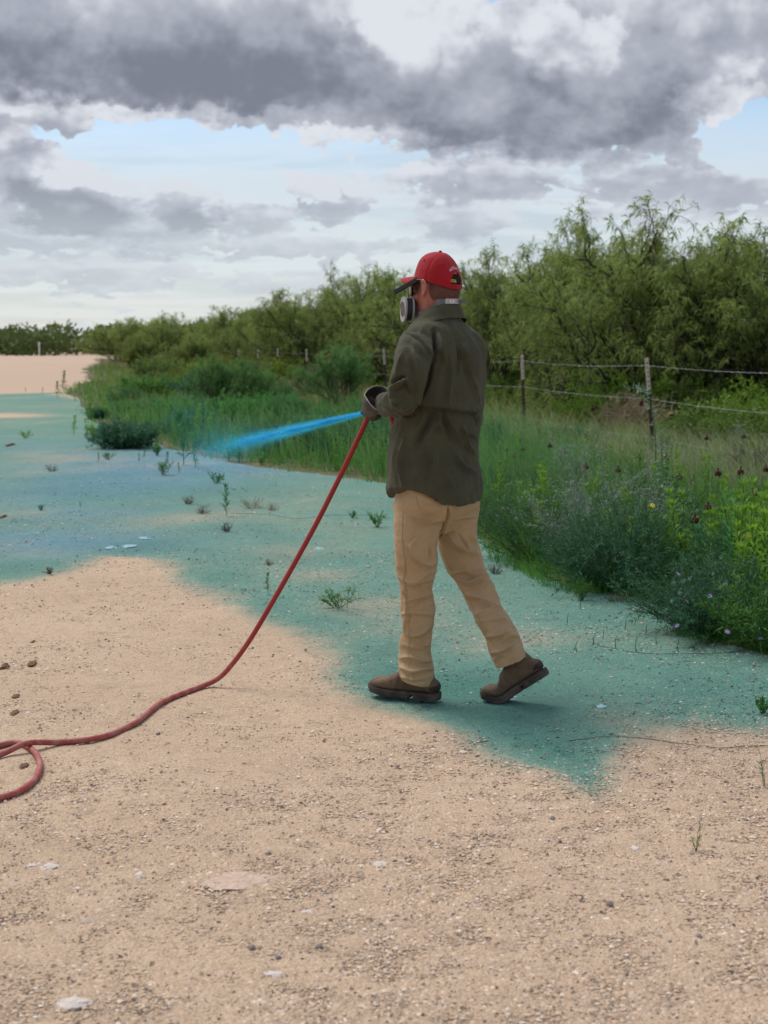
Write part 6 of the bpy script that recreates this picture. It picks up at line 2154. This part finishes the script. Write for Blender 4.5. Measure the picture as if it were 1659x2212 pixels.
rg = np.random.default_rng(15)
st = MB(); 
m_ = 520
t0 = rg.random(m_) ** 2.2 * 0.40
ang = rg.random(m_) * 6.283
rad = np.abs(rg.normal(size=m_)) * 0.30
vs_, fs_ = [], []
for i in range(m_):
    ln = (0.02 + 0.06 * rg.random()) * (1 - 0.4 * t0[i])
    q = np.linspace(t0[i], min(t0[i] + ln, 0.8), 4)
    rr = np.array([spray_r(z_) * rad[i] for z_ in q])
    pts = np.stack([rr * math.cos(ang[i]), rr * math.sin(ang[i]), q * L_], 1)
    w_ = 0.0012 + 0.0032 * t0[i]
    st.tube(pts, np.array([w_ * .3, w_, w_, w_ * .2]), 3)
m_ = 1800      # droplets
t0 = rg.random(m_) ** 2.0 * 0.75
ang = rg.random(m_) * 6.283; rad = np.abs(rg.normal(size=m_)) * 0.5
for i in range(m_):
    r_ = spray_r(t0[i]) * rad[i]
    s_ = (0.0010 + 0.0035 * rg.random() ** 2) * (1 + 1.2 * t0[i])
    c_ = np.array([r_ * math.cos(ang[i]), r_ * math.sin(ang[i]), t0[i] * L_])
    st.add(c_ + s_ * np.array([[1, 0, 0], [-.5, .87, 0], [-.5, -.87, 0], [0, 0, 2.2], [0, 0, -1.6]]), [(0, 1, 3), (1, 2, 3), (2, 0, 3), (1, 0, 4), (2, 1, 4), (0, 2, 4)])
dm = bpy.data.materials.new('blue_dye_droplets'); dm.use_nodes = True
t = NT(dm.node_tree); b = t.n['Principled BSDF']
b.inputs['Base Color'].default_value = (0.03, 0.55, 0.85, 1); b.inputs['Roughness'].default_value = 0.25
trl = t.node('ShaderNodeBsdfTranslucent'); trl.inputs['Color'].default_value = (0.04, 0.62, 0.95, 1)
tp_ = t.node('ShaderNodeBsdfTransparent'); tp_.inputs['Color'].default_value = (0.6, 0.85, 1, 1)
m1 = t.node('ShaderNodeMixShader'); m1.inputs[0].default_value = 0.5
m2 = t.node('ShaderNodeMixShader'); m2.inputs[0].default_value = 0.65
t.l.new(b.outputs[0], m1.inputs[1]); t.l.new(trl.outputs[0], m1.inputs[2])
t.l.new(m1.outputs[0], m2.inputs[1]); t.l.new(tp_.outputs[0], m2.inputs[2])
t.l.new(m2.outputs[0], t.n['Material Output'].inputs['Surface'])
spray = st.build('dye_spray', dm)
spray.location = nz0; spray.rotation_mode = 'QUATERNION'; spray.rotation_quaternion = sq
tag(spray, 'jet of bright blue dye spraying from the gloved hand to the verge', 'spray', kind='stuff')
# the mist round the jet
k = 24
rings = []
for q in np.linspace(0, 1, 14):
    a = np.arange(k) / k * 2 * math.pi
    r_ = spray_r(q) * (1.9 + 2.8 * q)
    rings.append(np.stack([r_ * np.cos(a), r_ * np.sin(a), np.full(k, q * L_)], 1))
ms = MB().loft(rings).mesh('dye_mist')
vm = bpy.data.materials.new('blue_mist'); vm.use_nodes = True
t = NT(vm.node_tree); t.n.clear()
out = t.node('ShaderNodeOutputMaterial'); pv = t.node('ShaderNodeVolumePrincipled')
t.l.new(pv.outputs[0], out.inputs['Volume'])
pv.inputs['Color'].default_value = (0.08, 0.75, 1.0, 1)
tc = t.node('ShaderNodeTexCoord'); sp = t.node('ShaderNodeSeparateXYZ'); t.l.new(tc.outputs['Object'], sp.inputs[0])
tz = t.m('DIVIDE', sp.outputs[2], L_)
Rr = t.m('ADD', t.m('MULTIPLY', t.m('POWER', t.m('MAXIMUM', tz, 0.0), 1.1), 0.18), 0.009)
r2 = t.m('ADD', t.m('MULTIPLY', sp.outputs[0], sp.outputs[0]), t.m('MULTIPLY', sp.outputs[1], sp.outputs[1]))
ga = t.m('POWER', 2.71828, t.m('MULTIPLY', t.m('DIVIDE', r2, t.m('MULTIPLY', Rr, Rr)), -2.6))
den = t.m('MULTIPLY', t.m('DIVIDE', 0.75, Rr), t.m('POWER', 2.71828, t.m('MULTIPLY', tz, -6.0)))
stre = t.xyz(t.m('DIVIDE', sp.outputs[0], Rr), t.m('DIVIDE', sp.outputs[1], Rr), t.m('MULTIPLY', sp.outputs[2], 1.2))
nzv = t.smooth(t.noise(stre, 1.6, 3, 0.6), 0.35, 0.65)
den = t.m('MULTIPLY', den, t.m('MULTIPLY', ga, t.m('ADD', 0.35, nzv)))
den = t.m('MULTIPLY', den, t.smooth(tz, 0.9, 0.25))
ga2 = t.m('POWER', 2.71828, t.m('MULTIPLY', t.m('DIVIDE', r2, t.m('MULTIPLY', Rr, Rr)), -0.35))
wide = t.m('MULTIPLY', t.m('MULTIPLY', t.smooth(tz, 0.05, 0.5), t.smooth(tz, 1.0, 0.6)), t.m('MULTIPLY', ga2, t.m('ADD', 0.1, nzv)))
den = t.m('ADD', den, t.m('MULTIPLY', wide, 0.09))
t.l.new(den, pv.inputs['Density'])
mist = obj('dye_mist', ms, vm)
mist.location = nz0; mist.rotation_mode = 'QUATERNION'; mist.rotation_quaternion = sq
tag(mist, 'faint blue mist drifting round the jet of dye', 'mist', kind='stuff')
